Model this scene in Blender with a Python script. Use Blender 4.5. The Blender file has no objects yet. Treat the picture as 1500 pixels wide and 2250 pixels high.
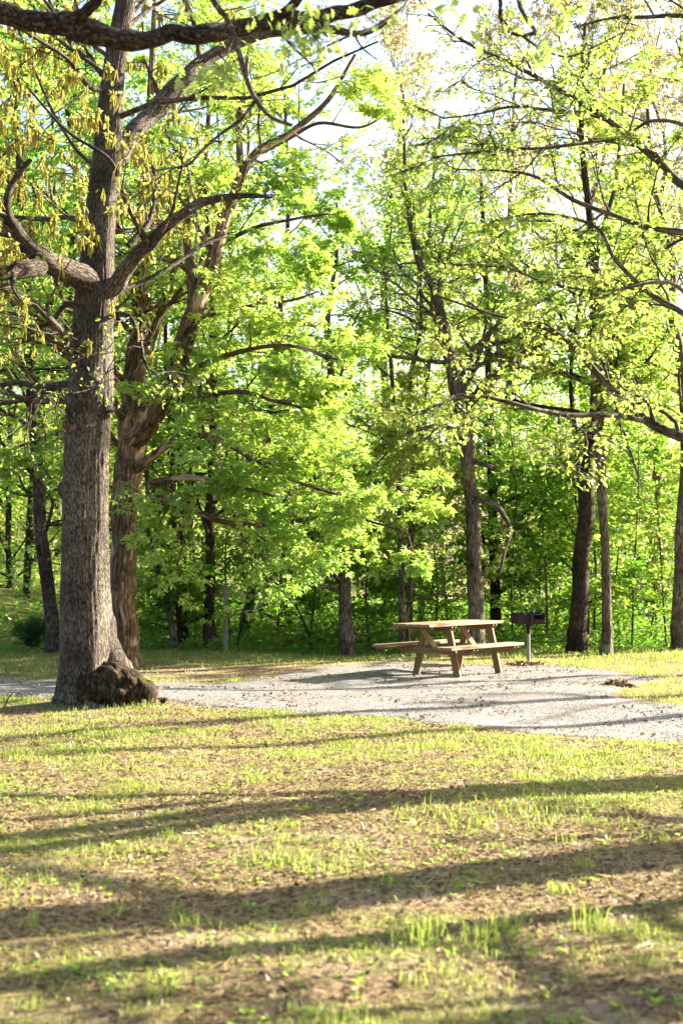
import bpy, math, random
import numpy as np
from mathutils import Vector, Matrix
R_ = np.random.default_rng(7)
random.seed(3)
sc = bpy.context.scene
COL = sc.collection

# ------------------------------------------------------------------ camera, sky, sun, exposure
EYE = 1.65
F = 3125.0
TH = math.atan(107.0 / F)
cd = bpy.data.cameras.new('camera'); cam = bpy.data.objects.new('camera', cd); COL.objects.link(cam)
cam.location = (0, 0, EYE); cam.rotation_euler = (math.pi / 2 + TH, 0, 0)
cd.sensor_fit = 'VERTICAL'; cd.sensor_height = 36; cd.sensor_width = 24; cd.lens = 50
cd.clip_start = 0.1; cd.clip_end = 2000
cd.dof.use_dof = True; cd.dof.focus_distance = 18.5; cd.dof.aperture_fstop = 2.8
sc.camera = cam
SUN_EL = math.radians(23); SUN_AZ = math.radians(63.8)      # azimuth measured from +Y towards +X
S = Vector((math.sin(SUN_AZ) * math.cos(SUN_EL), math.cos(SUN_AZ) * math.cos(SUN_EL), math.sin(SUN_EL)))
w = bpy.data.worlds.new('World'); sc.world = w; w.use_nodes = True
nt = w.node_tree; bg = nt.nodes['Background']; sky = nt.nodes.new('ShaderNodeTexSky')
sky.sky_type = 'NISHITA'; sky.sun_disc = False; sky.sun_elevation = SUN_EL; sky.sun_rotation = SUN_AZ
sky.air_density = 1.0; sky.dust_density = 3.5; sky.ozone_density = 1.0
nt.links.new(sky.outputs[0], bg.inputs[0]); bg.inputs[1].default_value = 0.065
sd = bpy.data.lights.new('sun', 'SUN'); sun = bpy.data.objects.new('sun', sd); COL.objects.link(sun)
sd.energy = 5.0; sd.angle = math.radians(0.6); sd.color = (1.0, 0.90, 0.74)
sun.location = (20, 10, 20); sun.rotation_euler = S.to_track_quat('Z', 'Y').to_euler()
sc.view_settings.view_transform = 'Standard'; sc.view_settings.look = 'None'
sc.view_settings.gamma = 1; sc.view_settings.use_curve_mapping = False
sc.view_settings.exposure = 2.88
sc.render.engine = 'CYCLES'
cy = sc.cycles
cy.max_bounces = 8; cy.diffuse_bounces = 5; cy.glossy_bounces = 2; cy.transmission_bounces = 6; cy.transparent_max_bounces = 4

def at(px, py, D):
    """world point seen at photo pixel (px, py) lying D metres in front of the viewer"""
    c, s = math.cos(TH), math.sin(TH)
    u = (px - 750) / F; v = (1125 - py) / F
    d = np.array([u, c - s * v, s + c * v])
    return np.array([0, 0, EYE]) + d * (D / d[1])

# ------------------------------------------------------------------ numpy noise
_perm = np.random.default_rng(11).random((256, 256))
def vnoise(x, y):
    x = np.asarray(x, float); y = np.asarray(y, float)
    xi = np.floor(x).astype(int); yi = np.floor(y).astype(int)
    fx = x - xi; fy = y - yi
    fx = fx * fx * (3 - 2 * fx); fy = fy * fy * (3 - 2 * fy)
    a = _perm[xi & 255, yi & 255]; b = _perm[(xi + 1) & 255, yi & 255]
    c = _perm[xi & 255, (yi + 1) & 255]; d = _perm[(xi + 1) & 255, (yi + 1) & 255]
    return (a * (1 - fx) + b * fx) * (1 - fy) + (c * (1 - fx) + d * fx) * fy
def fbm(x, y, o=4):
    s = 0; a = .5; t = 0
    for i in range(o):
        s = s + a * vnoise(x * 2 ** i + 17.3 * i, y * 2 ** i + 5.1 * i); t += a; a *= .5
    return s / t
def sstep(a, b, x):
    t = np.clip((np.asarray(x, float) - a) / (b - a), 0, 1)
    return t * t * (3 - 2 * t)
def nrm(v):
    return v / (np.linalg.norm(v, axis=-1, keepdims=True) + 1e-9)

def ground(x, y):
    x = np.asarray(x, float); y = np.asarray(y, float)
    z = .20 * (fbm(x * .35 + 3, y * .35 + 9, 2) - .5) + .03 * (fbm(x * 1.7, y * 1.7, 3) - .5)
    z = z * sstep(2, 5, y) * (1 - sstep(120, 160, y))
    L = sstep(-3.5, -9, x)
    far = np.clip(y - 26, 0, 60)
    z = z + (sstep(25.5, 33, y)) * (.030 + .11 * L) * far
    z = z + .16 * np.clip(y - 50, 0, 60) * (1 - .45 * L)
    return z

# ------------------------------------------------------------------ mesh accumulator
class Acc:
    def __init__(s): s.V = []; s.F = []; s.tone = []; s.bc = []; s.n = 0; s.M = []
    def add(s, V, Fc, tone=None, bc=None, mat=0):
        V = np.asarray(V, float).reshape(-1, 3); Fc = np.asarray(Fc, int)
        s.V.append(V); s.F.append(Fc + s.n); s.M.append(np.full(len(Fc), mat, int))
        s.tone.append(np.zeros(len(V)) if tone is None else np.broadcast_to(tone, (len(V),)))
        s.bc.append(V if bc is None else np.asarray(bc).reshape(-1, 3))
        s.n += len(V)
    def mesh(s, name, mats, smooth=False):
        V = np.concatenate(s.V); me = bpy.data.meshes.new(name)
        loops = np.concatenate([f.ravel() for f in s.F]); tot = np.concatenate([np.full(len(f), f.shape[1]) for f in s.F])
        me.vertices.add(len(V)); me.vertices.foreach_set('co', V.astype(np.float32).ravel())
        me.loops.add(len(loops)); me.loops.foreach_set('vertex_index', loops.astype(np.int32))
        me.polygons.add(len(tot)); me.polygons.foreach_set('loop_start', (np.cumsum(tot) - tot).astype(np.int32))
        me.polygons.foreach_set('material_index', np.concatenate(s.M).astype(np.int32))
        me.polygons.foreach_set('use_smooth', np.full(len(tot), smooth))
        a = me.attributes.new('tone', 'FLOAT', 'POINT'); a.data.foreach_set('value', np.concatenate(s.tone).astype(np.float32))
        b = me.attributes.new('bc', 'FLOAT_VECTOR', 'POINT'); b.data.foreach_set('vector', np.concatenate(s.bc).astype(np.float32).ravel())
        for m in (mats if isinstance(mats, (list, tuple)) else [mats]): me.materials.append(m)
        me.update(calc_edges=True)
        return me
    def build(s, name, mats, parent=None, smooth=False):
        o = bpy.data.objects.new(name, s.mesh(name, mats, smooth)); COL.objects.link(o)
        if parent is not None: place(o, parent)
        return o
def place(o, parent):
    """parent without moving: geometry was written in world coordinates"""
    o.parent = parent
    o.matrix_parent_inverse = parent.matrix_basis.inverted()
def tag(o, label=None, cat=None, group=None, kind=None):
    if label: o['label'] = label
    if cat: o['category'] = cat
    if group: o['group'] = group
    if kind: o['kind'] = kind
    return o
def thing(name, loc, label, cat, group=None, rz=0):
    o = bpy.data.objects.new(name, None); COL.objects.link(o); o.empty_display_size = .2
    o.location = loc; o.rotation_euler = (0, 0, rz)
    o.matrix_basis  # keep
    return tag(o, label, cat, group)

# ------------------------------------------------------------------ materials
def mat(name):
    m = bpy.data.materials.new(name); m.use_nodes = True
    t = m.node_tree; t.nodes.clear(); out = t.nodes.new('ShaderNodeOutputMaterial')
    return m, t, out
def N(t, k, **kw):
    n = t.nodes.new('ShaderNode' + k)
    for a, b in kw.items():
        if a in n.inputs: n.inputs[a].default_value = b
        else: setattr(n, a, b)
    return n
def ramp(t, fac, stops):
    r = t.nodes.new('ShaderNodeValToRGB'); e = r.color_ramp.elements
    while len(e) < len(stops): e.new(.5)
    for i, (p, c) in enumerate(stops): e[i].position = p; e[i].color = (*c, 1)
    t.links.new(fac, r.inputs[0]); return r.outputs[0]
def mixc(t, fac, a, b, mode='MIX'):
    m = t.nodes.new('ShaderNodeMix'); m.data_type = 'RGBA'; m.blend_type = mode
    for s, v in ((m.inputs[0], fac), (m.inputs[6], a), (m.inputs[7], b)):
        if isinstance(v, (int, float)): s.default_value = v
        elif isinstance(v, tuple): s.default_value = (*v, 1)
        else: t.links.new(v, s)
    return m.outputs[2]
def math_(t, op, a, b=None):
    m = t.nodes.new('ShaderNodeMath'); m.operation = op
    for s, v in ((m.inputs[0], a), (m.inputs[1], b)):
        if v is None: continue
        if isinstance(v, (int, float)): s.default_value = v
        else: t.links.new(v, s)
    return m.outputs[0]
def attr(t, n, out='Fac'):
    a = t.nodes.new('ShaderNodeAttribute'); a.attribute_name = n; return a.outputs[out]
def mapping(t, vec, sc_):
    m = t.nodes.new('ShaderNodeMapping'); m.inputs['Scale'].default_value = sc_; t.links.new(vec, m.inputs[0]); return m.outputs[0]

def leaf_mat(name, dark, light, trans, tf=.5, gloss=.05):
    m, t, out = mat(name)
    tn = attr(t, 'tone')
    col = ramp(t, tn, [(0, dark), (1, light)])
    tc = ramp(t, tn, [(0, (trans[0] * .5, trans[1] * .72, trans[2] * .6)), (1, trans)])
    d = N(t, 'BsdfDiffuse'); t.links.new(col, d.inputs[0])
    tr = N(t, 'BsdfTranslucent'); t.links.new(tc, tr.inputs[0])
    mx = N(t, 'MixShader'); mx.inputs[0].default_value = tf
    t.links.new(d.outputs[0], mx.inputs[1]); t.links.new(tr.outputs[0], mx.inputs[2])
    g = N(t, 'BsdfGlossy', Roughness=.42); g.inputs[0].default_value = (1, 1, 1, 1)
    m2 = N(t, 'MixShader'); m2.inputs[0].default_value = gloss
    t.links.new(mx.outputs[0], m2.inputs[1]); t.links.new(g.outputs[0], m2.inputs[2])
    t.links.new(m2.outputs[0], out.inputs[0]); return m
L_MAPLE = leaf_mat('maple_leaf', (.050, .125, .016), (.26, .34, .052), (.60, .77, .11), .58)
L_YELLOW = leaf_mat('young_leaf', (.12, .18, .03), (.26, .31, .058), (.55, .63, .11), .55)
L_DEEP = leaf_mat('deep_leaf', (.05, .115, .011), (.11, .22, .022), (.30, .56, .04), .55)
L_TAN = leaf_mat('tan_bud', (.30, .23, .10), (.46, .38, .20), (.56, .47, .24), .45, .02)
L_CATKIN = leaf_mat('catkin_yellow', (.25, .21, .04), (.40, .35, .10), (.50, .46, .12), .42, .0)
L_OAK = leaf_mat('oak_leaf', (.16, .22, .04), (.26, .33, .06), (.50, .60, .10), .5, .06)
L_BUSH = leaf_mat('bush_leaf', (.025, .06, .012), (.05, .11, .02), (.10, .24, .03), .4)
L_DEAD = leaf_mat('dead_leaf', (.045, .026, .014), (.34, .23, .14), (.16, .10, .05), .2, .02)
GRASS = leaf_mat('grass_blade', (.09, .105, .02), (.40, .34, .15), (.50, .48, .13), .45, .03)
GRASS_GREEN = leaf_mat('grass_blade_green', (.05, .095, .015), (.20, .24, .045), (.40, .46, .07), .45, .04)

def bark_mat(name, dark, mid, light, ridge=34, along=5.5, bump=.9, patch=None, patch_thr=.55, lichen=None, mossy=None):
    m, t, out = mat(name)
    bc = attr(t, 'bc', 'Vector')
    ns = N(t, 'TexNoise', Scale=9.0, Detail=6.0, Roughness=.7); t.links.new(bc, ns.inputs[0])
    wv = N(t, 'VectorMath', operation='SCALE'); t.links.new(ns.outputs['Color'], wv.inputs[0]); wv.inputs['Scale'].default_value = .05
    ad = N(t, 'VectorMath', operation='ADD'); t.links.new(bc, ad.inputs[0]); t.links.new(wv.outputs[0], ad.inputs[1])
    v = N(t, 'TexVoronoi', feature='DISTANCE_TO_EDGE', Scale=1.0); t.links.new(mapping(t, ad.outputs[0], (ridge, ridge, along)), v.inputs['Vector'])
    n2 = N(t, 'TexNoise', Scale=1.0, Detail=6.0, Roughness=.65); t.links.new(mapping(t, ad.outputs[0], (ridge * 1.3, ridge * 1.3, along * 2.6)), n2.inputs[0])
    h = math_(t, 'MULTIPLY', v.outputs['Distance'], 1.6)
    h = math_(t, 'MINIMUM', h, .38)
    h = math_(t, 'ADD', h, math_(t, 'SUBTRACT', math_(t, 'MULTIPLY', n2.outputs['Fac'], 1.5), .35))
    col = ramp(t, h, [(.24, dark), (.52, mid), (.88, light)])
    big = N(t, 'TexNoise', Scale=2.2, Detail=5.0); t.links.new(bc, big.inputs[0])
    col = mixc(t, 1.0, col, ramp(t, big.outputs['Fac'], [(.34, (.50, .47, .45)), (.66, (1.28, 1.26, 1.22))]), 'MULTIPLY')  # broad mottling, strengthened to suggest sunlit and shaded stretches of trunk
    if patch:
        p = N(t, 'TexNoise', Scale=1.0, Detail=5.0, Roughness=.6); t.links.new(mapping(t, bc, (7, 7, 1.6)), p.inputs[0])
        f = ramp(t, p.outputs['Fac'], [(patch_thr, (0, 0, 0)), (patch_thr + .05, (1, 1, 1))])
        col = mixc(t, f, col, patch)
    if lichen:
        p = N(t, 'TexNoise', Scale=38.0, Detail=3.0); t.links.new(bc, p.inputs[0])
        f = ramp(t, p.outputs['Fac'], [(.56, (0, 0, 0)), (.62, (.75, .75, .75))])
        col = mixc(t, f, col, lichen)
    if mossy:
        p = N(t, 'TexNoise', Scale=9.0, Detail=6.0); t.links.new(bc, p.inputs[0])
        f = ramp(t, p.outputs['Fac'], [(.47, (0, 0, 0)), (.6, (.85, .85, .85))])
        col = mixc(t, f, col, mossy)
    b = N(t, 'Bump', Strength=bump, Distance=.03); t.links.new(h, b.inputs['Height'])
    pr = N(t, 'BsdfPrincipled', Roughness=.9); pr.inputs['Specular IOR Level'].default_value = .2
    t.links.new(col, pr.inputs['Base Color']); t.links.new(b.outputs[0], pr.inputs['Normal']); t.links.new(pr.outputs[0], out.inputs[0])
    return m
B_OAK = bark_mat('oak_bark', (.013, .010, .0075), (.082, .067, .053), (.22, .192, .158), ridge=46, along=9, bump=1.0)
B_OAKLIMB = bark_mat('oak_limb_bark', (.012, .009, .007), (.06, .046, .035), (.16, .135, .11), ridge=40, along=8)
B_MAPLE = bark_mat('maple_bark', (.018, .011, .007), (.11, .071, .044), (.25, .175, .115), ridge=24, along=2.6, patch=(.42, .30, .20), patch_thr=.57)
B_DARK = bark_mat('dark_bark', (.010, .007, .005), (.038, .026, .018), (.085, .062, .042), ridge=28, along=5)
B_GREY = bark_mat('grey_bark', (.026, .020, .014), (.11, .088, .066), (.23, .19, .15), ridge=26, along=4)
B_PINE = bark_mat('pine_bark', (.012, .008, .007), (.055, .038, .032), (.12, .095, .085), ridge=17, along=7)
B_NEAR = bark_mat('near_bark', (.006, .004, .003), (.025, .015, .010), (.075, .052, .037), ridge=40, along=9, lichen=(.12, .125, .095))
B_LICHEN = bark_mat('lichen_bark', (.022, .018, .015), (.08, .07, .06), (.17, .155, .14), ridge=60, along=20, lichen=(.26, .28, .23))
B_TWIG = bark_mat('twig_bark', (.022, .015, .010), (.07, .048, .032), (.13, .10, .07), ridge=40, along=12, bump=.3)

def simple(name, stops, scale=(8, 8, 8), rough=.7, bump=.2, bd=.01, metal=0, detail=5, coord='Object'):
    m, t, out = mat(name)
    tc = N(t, 'TexCoord'); n = N(t, 'TexNoise', Scale=1.0, Detail=float(detail), Roughness=.6)
    t.links.new(mapping(t, tc.outputs[coord], scale), n.inputs[0])
    col = ramp(t, n.outputs['Fac'], stops)
    pr = N(t, 'BsdfPrincipled', Roughness=rough, Metallic=metal)
    b = N(t, 'Bump', Strength=bump, Distance=bd); t.links.new(n.outputs['Fac'], b.inputs['Height'])
    t.links.new(col, pr.inputs['Base Color']); t.links.new(b.outputs[0], pr.inputs['Normal']); t.links.new(pr.outputs[0], out.inputs[0])
    return m
WOOD = simple('cedar_wood', [(.30, (.07, .036, .014)), (.5, (.165, .095, .036)), (.72, (.26, .16, .066))], (1.6, 34, 34), .75, .35, .004)
WOODTOP = simple('weathered_board', [(.30, (.10, .07, .034)), (.5, (.20, .14, .072)), (.72, (.32, .235, .13))], (1.6, 34, 34), .75, .35, .004)
POSTWOOD = simple('weathered_post', [(.3, (.08, .072, .062)), (.7, (.22, .205, .18))], (30, 30, 2.5), .9, .6, .01)
RUST = simple('rusty_steel', [(.35, (.012, .008, .007)), (.55, (.04, .016, .011)), (.75, (.085, .03, .018))], (14, 14, 14), .75, .3, .003, .3)
SOOT = simple('sooty_steel', [(.3, (.008, .008, .008)), (.7, (.03, .026, .024))], (12, 12, 12), .6, .3, .003, .4)
GALV = simple('galvanised_pipe', [(.3, (.15, .155, .16)), (.7, (.27, .275, .28))], (10, 10, 4), .5, .1, .002, .5)
REDTAG = simple('red_tape', [(.3, (.45, .04, .02)), (.7, (.6, .06, .03))], (10, 10, 10), .5, .05)
STONE = simple('gravel_stone', [(.2, (.08, .075, .07)), (.5, (.19, .18, .17)), (.8, (.38, .36, .34))], (45, 45, 45), .9, .3, .004, 0, 3)
HAY = simple('mulch', [(.3, (.07, .04, .022)), (.6, (.20, .12, .07)), (.8, (.34, .24, .15))], (40, 40, 40), .95, .8, .02)

def burl_mat():
    m, t, out = mat('burl_bark'); bc = attr(t, 'bc', 'Vector')
    n = N(t, 'TexNoise', Scale=1.0, Detail=8.0, Roughness=.72, Distortion=.6); t.links.new(mapping(t, bc, (22, 22, 9)), n.inputs[0])
    col = ramp(t, n.outputs['Fac'], [(.38, (.005, .0035, .0025)), (.49, (.030, .019, .012)), (.59, (.085, .056, .035)), (.72, (.20, .15, .105))])
    for sc_, lo, c in ((5.0, .52, (.055, .055, .012)), (9.0, .62, (.13, .06, .025))):
        p = N(t, 'TexNoise', Scale=sc_, Detail=7.0, Roughness=.7); t.links.new(bc, p.inputs[0])
        col = mixc(t, ramp(t, p.outputs['Fac'], [(lo, (0, 0, 0)), (lo + .1, (.75, .75, .75))]), col, c)
    b = N(t, 'Bump', Strength=1.0, Distance=.06); t.links.new(n.outputs['Fac'], b.inputs['Height'])
    pr = N(t, 'BsdfPrincipled', Roughness=.95); pr.inputs['Specular IOR Level'].default_value = .1
    t.links.new(col, pr.inputs['Base Color']); t.links.new(b.outputs[0], pr.inputs['Normal']); t.links.new(pr.outputs[0], out.inputs[0]); return m
B_BURL = burl_mat()

# ground
def ground_mat():
    m, t, out = mat('lawn_soil')
    tc = N(t, 'TexCoord'); p = tc.outputs['Object']
    def nz(scale, d=6, r=.6):
        n = N(t, 'TexNoise', Scale=float(scale), Detail=float(d), Roughness=r); t.links.new(p, n.inputs[0]); return n.outputs['Fac']
    litter = ramp(t, nz(26, 7, .7), [(.32, (.026, .017, .010)), (.44, (.13, .082, .045)), (.54, (.27, .185, .11)), (.68, (.50, .38, .25))])
    sand = ramp(t, nz(60, 5), [(.3, (.30, .235, .175)), (.7, (.48, .40, .31))])
    f = ramp(t, nz(1.1, 5), [(.52, (0, 0, 0)), (.68, (.7, .7, .7))])
    base = mixc(t, f, litter, sand)
    green = ramp(t, nz(40, 6, .7), [(.3, (.04, .05, .012)), (.5, (.15, .155, .038)), (.7, (.34, .31, .11))])
    g = attr(t, 'tone')
    gf = math_(t, 'ADD', g, math_(t, 'MULTIPLY', math_(t, 'SUBTRACT', nz(9, 5), .5), 1.1))
    gf = ramp(t, gf, [(.22, (0, 0, 0)), (.75, (.9, .9, .9))])
    col = mixc(t, gf, base, green)
    b = N(t, 'Bump', Strength=1.0, Distance=.035); t.links.new(nz(34, 8, .75), b.inputs['Height'])
    pr = N(t, 'BsdfPrincipled', Roughness=.95); pr.inputs['Specular IOR Level'].default_value = .1
    t.links.new(col, pr.inputs['Base Color']); t.links.new(b.outputs[0], pr.inputs['Normal']); t.links.new(pr.outputs[0], out.inputs[0])
    return m
def gravel_mat():
    m, t, out = mat('limestone_gravel')
    tc = N(t, 'TexCoord'); p = tc.outputs['Object']
    v = N(t, 'TexVoronoi', Scale=42.0); t.links.new(p, v.inputs['Vector'])
    v2 = N(t, 'TexVoronoi', Scale=42.0, feature='DISTANCE_TO_EDGE'); t.links.new(p, v2.inputs['Vector'])
    n = N(t, 'TexNoise', Scale=1.0, Detail=7.0, Roughness=.7); t.links.new(mapping(t, p, (.8, 1.7, 1)), n.inputs[0])
    sep = N(t, 'SeparateColor'); t.links.new(v.outputs['Color'], sep.inputs[0])
    stone = ramp(t, sep.outputs[0], [(0, (.045, .043, .041)), (.4, (.13, .124, .118)), (1, (.31, .298, .285))])
    dk = ramp(t, v2.outputs['Distance'], [(0, (.35, .35, .35)), (.12, (1, 1, 1))])
    c = mixc(t, 1.0, stone, dk, 'MULTIPLY')
    dirt_dapple = ramp(t, n.outputs['Fac'], [(.44, (0, 0, 0)), (.62, (.8, .8, .8))])  # brown dirt, its streaks also stand in for dappled tree shade
    c = mixc(t, dirt_dapple, c, (.125, .10, .08))
    b = N(t, 'Bump', Strength=.8, Distance=.012); t.links.new(v.outputs['Distance'], b.inputs['Height']); b.invert = True
    pr = N(t, 'BsdfPrincipled', Roughness=.9)
    t.links.new(c, pr.inputs['Base Color']); t.links.new(b.outputs[0], pr.inputs['Normal']); t.links.new(pr.outputs[0], out.inputs[0])
    return m
M_GROUND = ground_mat(); M_GRAVEL = gravel_mat()

# ------------------------------------------------------------------ gravel outline (photo edge read onto the ground plane)
def gpt(px, py):
    D = F * EYE / (py - 1232.0); return ((px - 750) / F * D, D)
outl = [(-900, 1486), (-300, 1488), (0, 1491), (200, 1493), (350, 1496), (480, 1494), (560, 1489), (650, 1477), (760, 1467), (850, 1461), (1000, 1458), (1140, 1457), (1260, 1462),
        (1350, 1470), (1425, 1481), (1445, 1492), (1400, 1506), (1340, 1519), (1310, 1532), (1380, 1544), (1500, 1556), (1700, 1566), (2300, 1590), (2900, 1680), (2300, 1668), (1900, 1650), (1500, 1627), (1400, 1617),
        (1230, 1608), (1000, 1598), (850, 1588), (700, 1578), (520, 1565), (360, 1550), (200, 1541), (60, 1534), (0, 1531), (-300, 1530), (-900, 1528)]
POLY = np.array([gpt(*p) for p in outl])
def poly_sd(x, y):
    """signed distance to the gravel outline, positive inside"""
    x = np.asarray(x, float); y = np.asarray(y, float)
    d = np.full(x.shape, 1e9); ins = np.zeros(x.shape, bool)
    n = len(POLY)
    for i in range(n):
        a = POLY[i]; b = POLY[(i + 1) % n]; e = b - a
        t = np.clip(((x - a[0]) * e[0] + (y - a[1]) * e[1]) / (e @ e), 0, 1)
        d = np.minimum(d, np.hypot(x - a[0] - t * e[0], y - a[1] - t * e[1]))
        c = ((a[1] > y) != (b[1] > y)) & (x < (b[0] - a[0]) * (y - a[1]) / (b[1] - a[1] + 1e-12) + a[0])
        ins ^= c
    return np.where(ins, d, -d)
def gravel_sd(x, y):
    return poly_sd(x, y) + .55 * (fbm(x * 2.1, y * 2.1, 4) - .5)
def greenness(x, y):
    g = .40 + 1.0 * (fbm(x * .55 + 40, y * .8 + 7, 4) - .5) + 1.5 * (fbm(x * 2.6 + 4, y * 3.2 + 70, 4) - .5)
    g = g - .08 + .22 * sstep(9.5, 14, y) + .37 * sstep(22, 25, y) - .12 * sstep(8, 5.5, y)
    # bare rusty patches: beyond the path by the second tree, and at the right of the near lawn
    g = g - .7 * np.exp(-(((x + 1.6) / 2.2) ** 2 + ((y - 21.4) / 1.0) ** 2))
    g = g - .55 * np.exp(-(((x - 2.1) / 1.3) ** 2 + ((y - 8.4) / .8) ** 2))
    g = g - .5 * np.exp(-(((x + .2) / 2.5) ** 2 + ((y - 7.2) / .5) ** 2))
    L = sstep(-3, -7, x)
    g = g * (1 - sstep(27, 30, y) * (1 - L)) + sstep(27, 30, y) * (.9 * L + .25 * (1 - L))
    return np.clip(g, 0, 1)

def grid(xs, ys, zf, name, m, tonef=None, keep=None):
    X, Y = np.meshgrid(xs, ys); nx = len(xs); ny = len(ys)
    Z = zf(X, Y)
    idx = np.arange(nx * ny).reshape(ny, nx)
    q = np.stack([idx[:-1, :-1], idx[:-1, 1:], idx[1:, 1:], idx[1:, :-1]], -1).reshape(-1, 4)
    if keep is not None:
        K = keep(X, Y).ravel(); q = q[K[q].any(1)]
    V = np.stack([X, Y, Z], -1).reshape(-1, 3)
    a = Acc(); a.add(V, q, tone=None if tonef is None else tonef(X, Y).ravel())
    return tag(a.build(name, m, smooth=True), kind='structure')
xs = np.concatenate([[-900, -400, -150, -80, -50, -35], np.arange(-26, -7, .5), np.arange(-7, 7, .1), np.arange(7, 26, .5), [26, 35, 50, 80, 150, 400, 900]])
ys = np.concatenate([[-300, -60, -20, -5, 0, 2], np.arange(3, 28, .1), np.arange(28, 60, .5), np.arange(60, 100, 4), [120, 160, 300, 700, 1500]])
grid(xs, ys, ground, 'ground', M_GROUND, greenness)
def gz(x, y):
    sd_ = gravel_sd(x, y)
    return ground(x, y) + np.clip(sd_ * .22, -.05, .018)
grid(np.arange(-9, 9.5, .06), np.arange(11, 24.5, .06), gz, 'gravel_path', M_GRAVEL, keep=lambda x, y: gravel_sd(x, y) > -.12)

# ------------------------------------------------------------------ branch / leaf machinery
def tubes(acc, P, Rr, sides=5, mat_=0, rng=R_):
    P = np.asarray(P, float); Rr = np.asarray(Rr, float)
    Nn, n = P.shape[:2]
    T = nrm(np.gradient(P, axis=1)); av = nrm(P[:, -1] - P[:, 0])
    ref = np.where(np.abs(av[:, 2:3]) > .8, np.array([[1., 0, 0]]), np.array([[0, 0, 1.]]))
    U = nrm(np.cross(T, ref[:, None, :])); W = np.cross(T, U)
    th = np.linspace(0, 2 * np.pi, sides, endpoint=False)
    c = np.cos(th); s = np.sin(th)
    off = U[:, :, None] * c[None, None, :, None] + W[:, :, None] * s[None, None, :, None]
    V = P[:, :, None] + off * Rr[:, :, None, None]
    ln = np.concatenate([np.zeros((Nn, 1)), np.cumsum(np.linalg.norm(np.diff(P, axis=1), axis=-1), 1)], 1)
    o = rng.random((Nn, 1)) * 20
    RB_ = np.broadcast_to(Rr.mean(1, keepdims=True), Rr.shape)
    B = np.stack([RB_[:, :, None] * c + o[:, :, None], RB_[:, :, None] * s - o[:, :, None], np.broadcast_to((ln + o)[:, :, None], V.shape[:3])], -1)
    idx = np.arange(Nn * n * sides).reshape(Nn, n, sides)
    a = idx[:, :-1]; b = idx[:, 1:]
    q = np.stack([a, np.roll(a, -1, 2), np.roll(b, -1, 2), b], -1).reshape(-1, 4)
    acc.add(V, q, bc=B, mat=mat_, tone=.5)

def catmull(pts, per):
    p = np.asarray(pts, float); p = np.vstack([2 * p[0] - p[1], p, 2 * p[-1] - p[-2]]); out = []
    for i in range(1, len(p) - 2):
        for t in np.linspace(0, 1, per, endpoint=False):
            a, b, c, d = p[i - 1], p[i], p[i + 1], p[i + 2]
            out.append(.5 * ((2 * b) + (-a + c) * t + (2 * a - 5 * b + 4 * c - d) * t * t + (-a + 3 * b - 3 * c + d) * t ** 3))
    out.append(p[-2]); return np.array(out)

def children(P, Rr, k, t0, t1, ln, ang, npts=5, wob=.15, trop=.05, rr=.55, rmin=.004, flat=.0, taper=.55, rng=R_):
    Nn, n = P.shape[:2]
    i = np.arange(k)
    t = t0 + (t1 - t0) * (i[None] + rng.random((Nn, k))) / k
    f = t * (n - 1); j = np.clip(f.astype(int), 0, n - 2); fr = (f - j)[..., None]
    ar = np.arange(Nn)[:, None]
    p0 = P[ar, j] * (1 - fr) + P[ar, j + 1] * fr
    T = nrm(P[ar, j + 1] - P[ar, j])
    r0 = (Rr[ar, j] * (1 - fr[..., 0]) + Rr[ar, j + 1] * fr[..., 0]) * rr
    rnd = rng.normal(size=T.shape)
    perp = nrm(rnd - (rnd * T).sum(-1, keepdims=True) * T)
    up = np.array([0, 0, 1.])
    hz = nrm(np.cross(T, up)) * np.where((i % 2 == 0), 1, -1)[None, :, None]
    perp = nrm(perp * (1 - flat) + hz * flat)
    a = ang * rng.uniform(.75, 1.25, (Nn, k))[..., None]
    d = nrm(np.cos(a) * T + np.sin(a) * perp).reshape(-1, 3)
    plen = np.linalg.norm(np.diff(P, axis=1), axis=-1).sum(1)
    L = (ln * (plen[:, None] if ln < 0 else 1)) * np.sign(ln) if ln < 0 else np.full((Nn, 1), ln)
    L = (np.abs(L) * (1 - taper * (t - t0) / (t1 - t0 + 1e-6)) * rng.uniform(.65, 1.25, (Nn, k))).reshape(-1)
    Q = [p0.reshape(-1, 3)]; step = (L / (npts - 1))[:, None]
    for s_ in range(npts - 1):
        d = nrm(d + wob * rng.normal(size=d.shape) + trop * up); Q.append(Q[-1] + d * step)
    Q = np.stack(Q, 1)
    r0 = np.maximum(r0.reshape(-1), rmin * 1.3)
    RR = r0[:, None] * np.linspace(1, .3, npts)[None] ; RR = np.maximum(RR, rmin)
    return Q, RR

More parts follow.
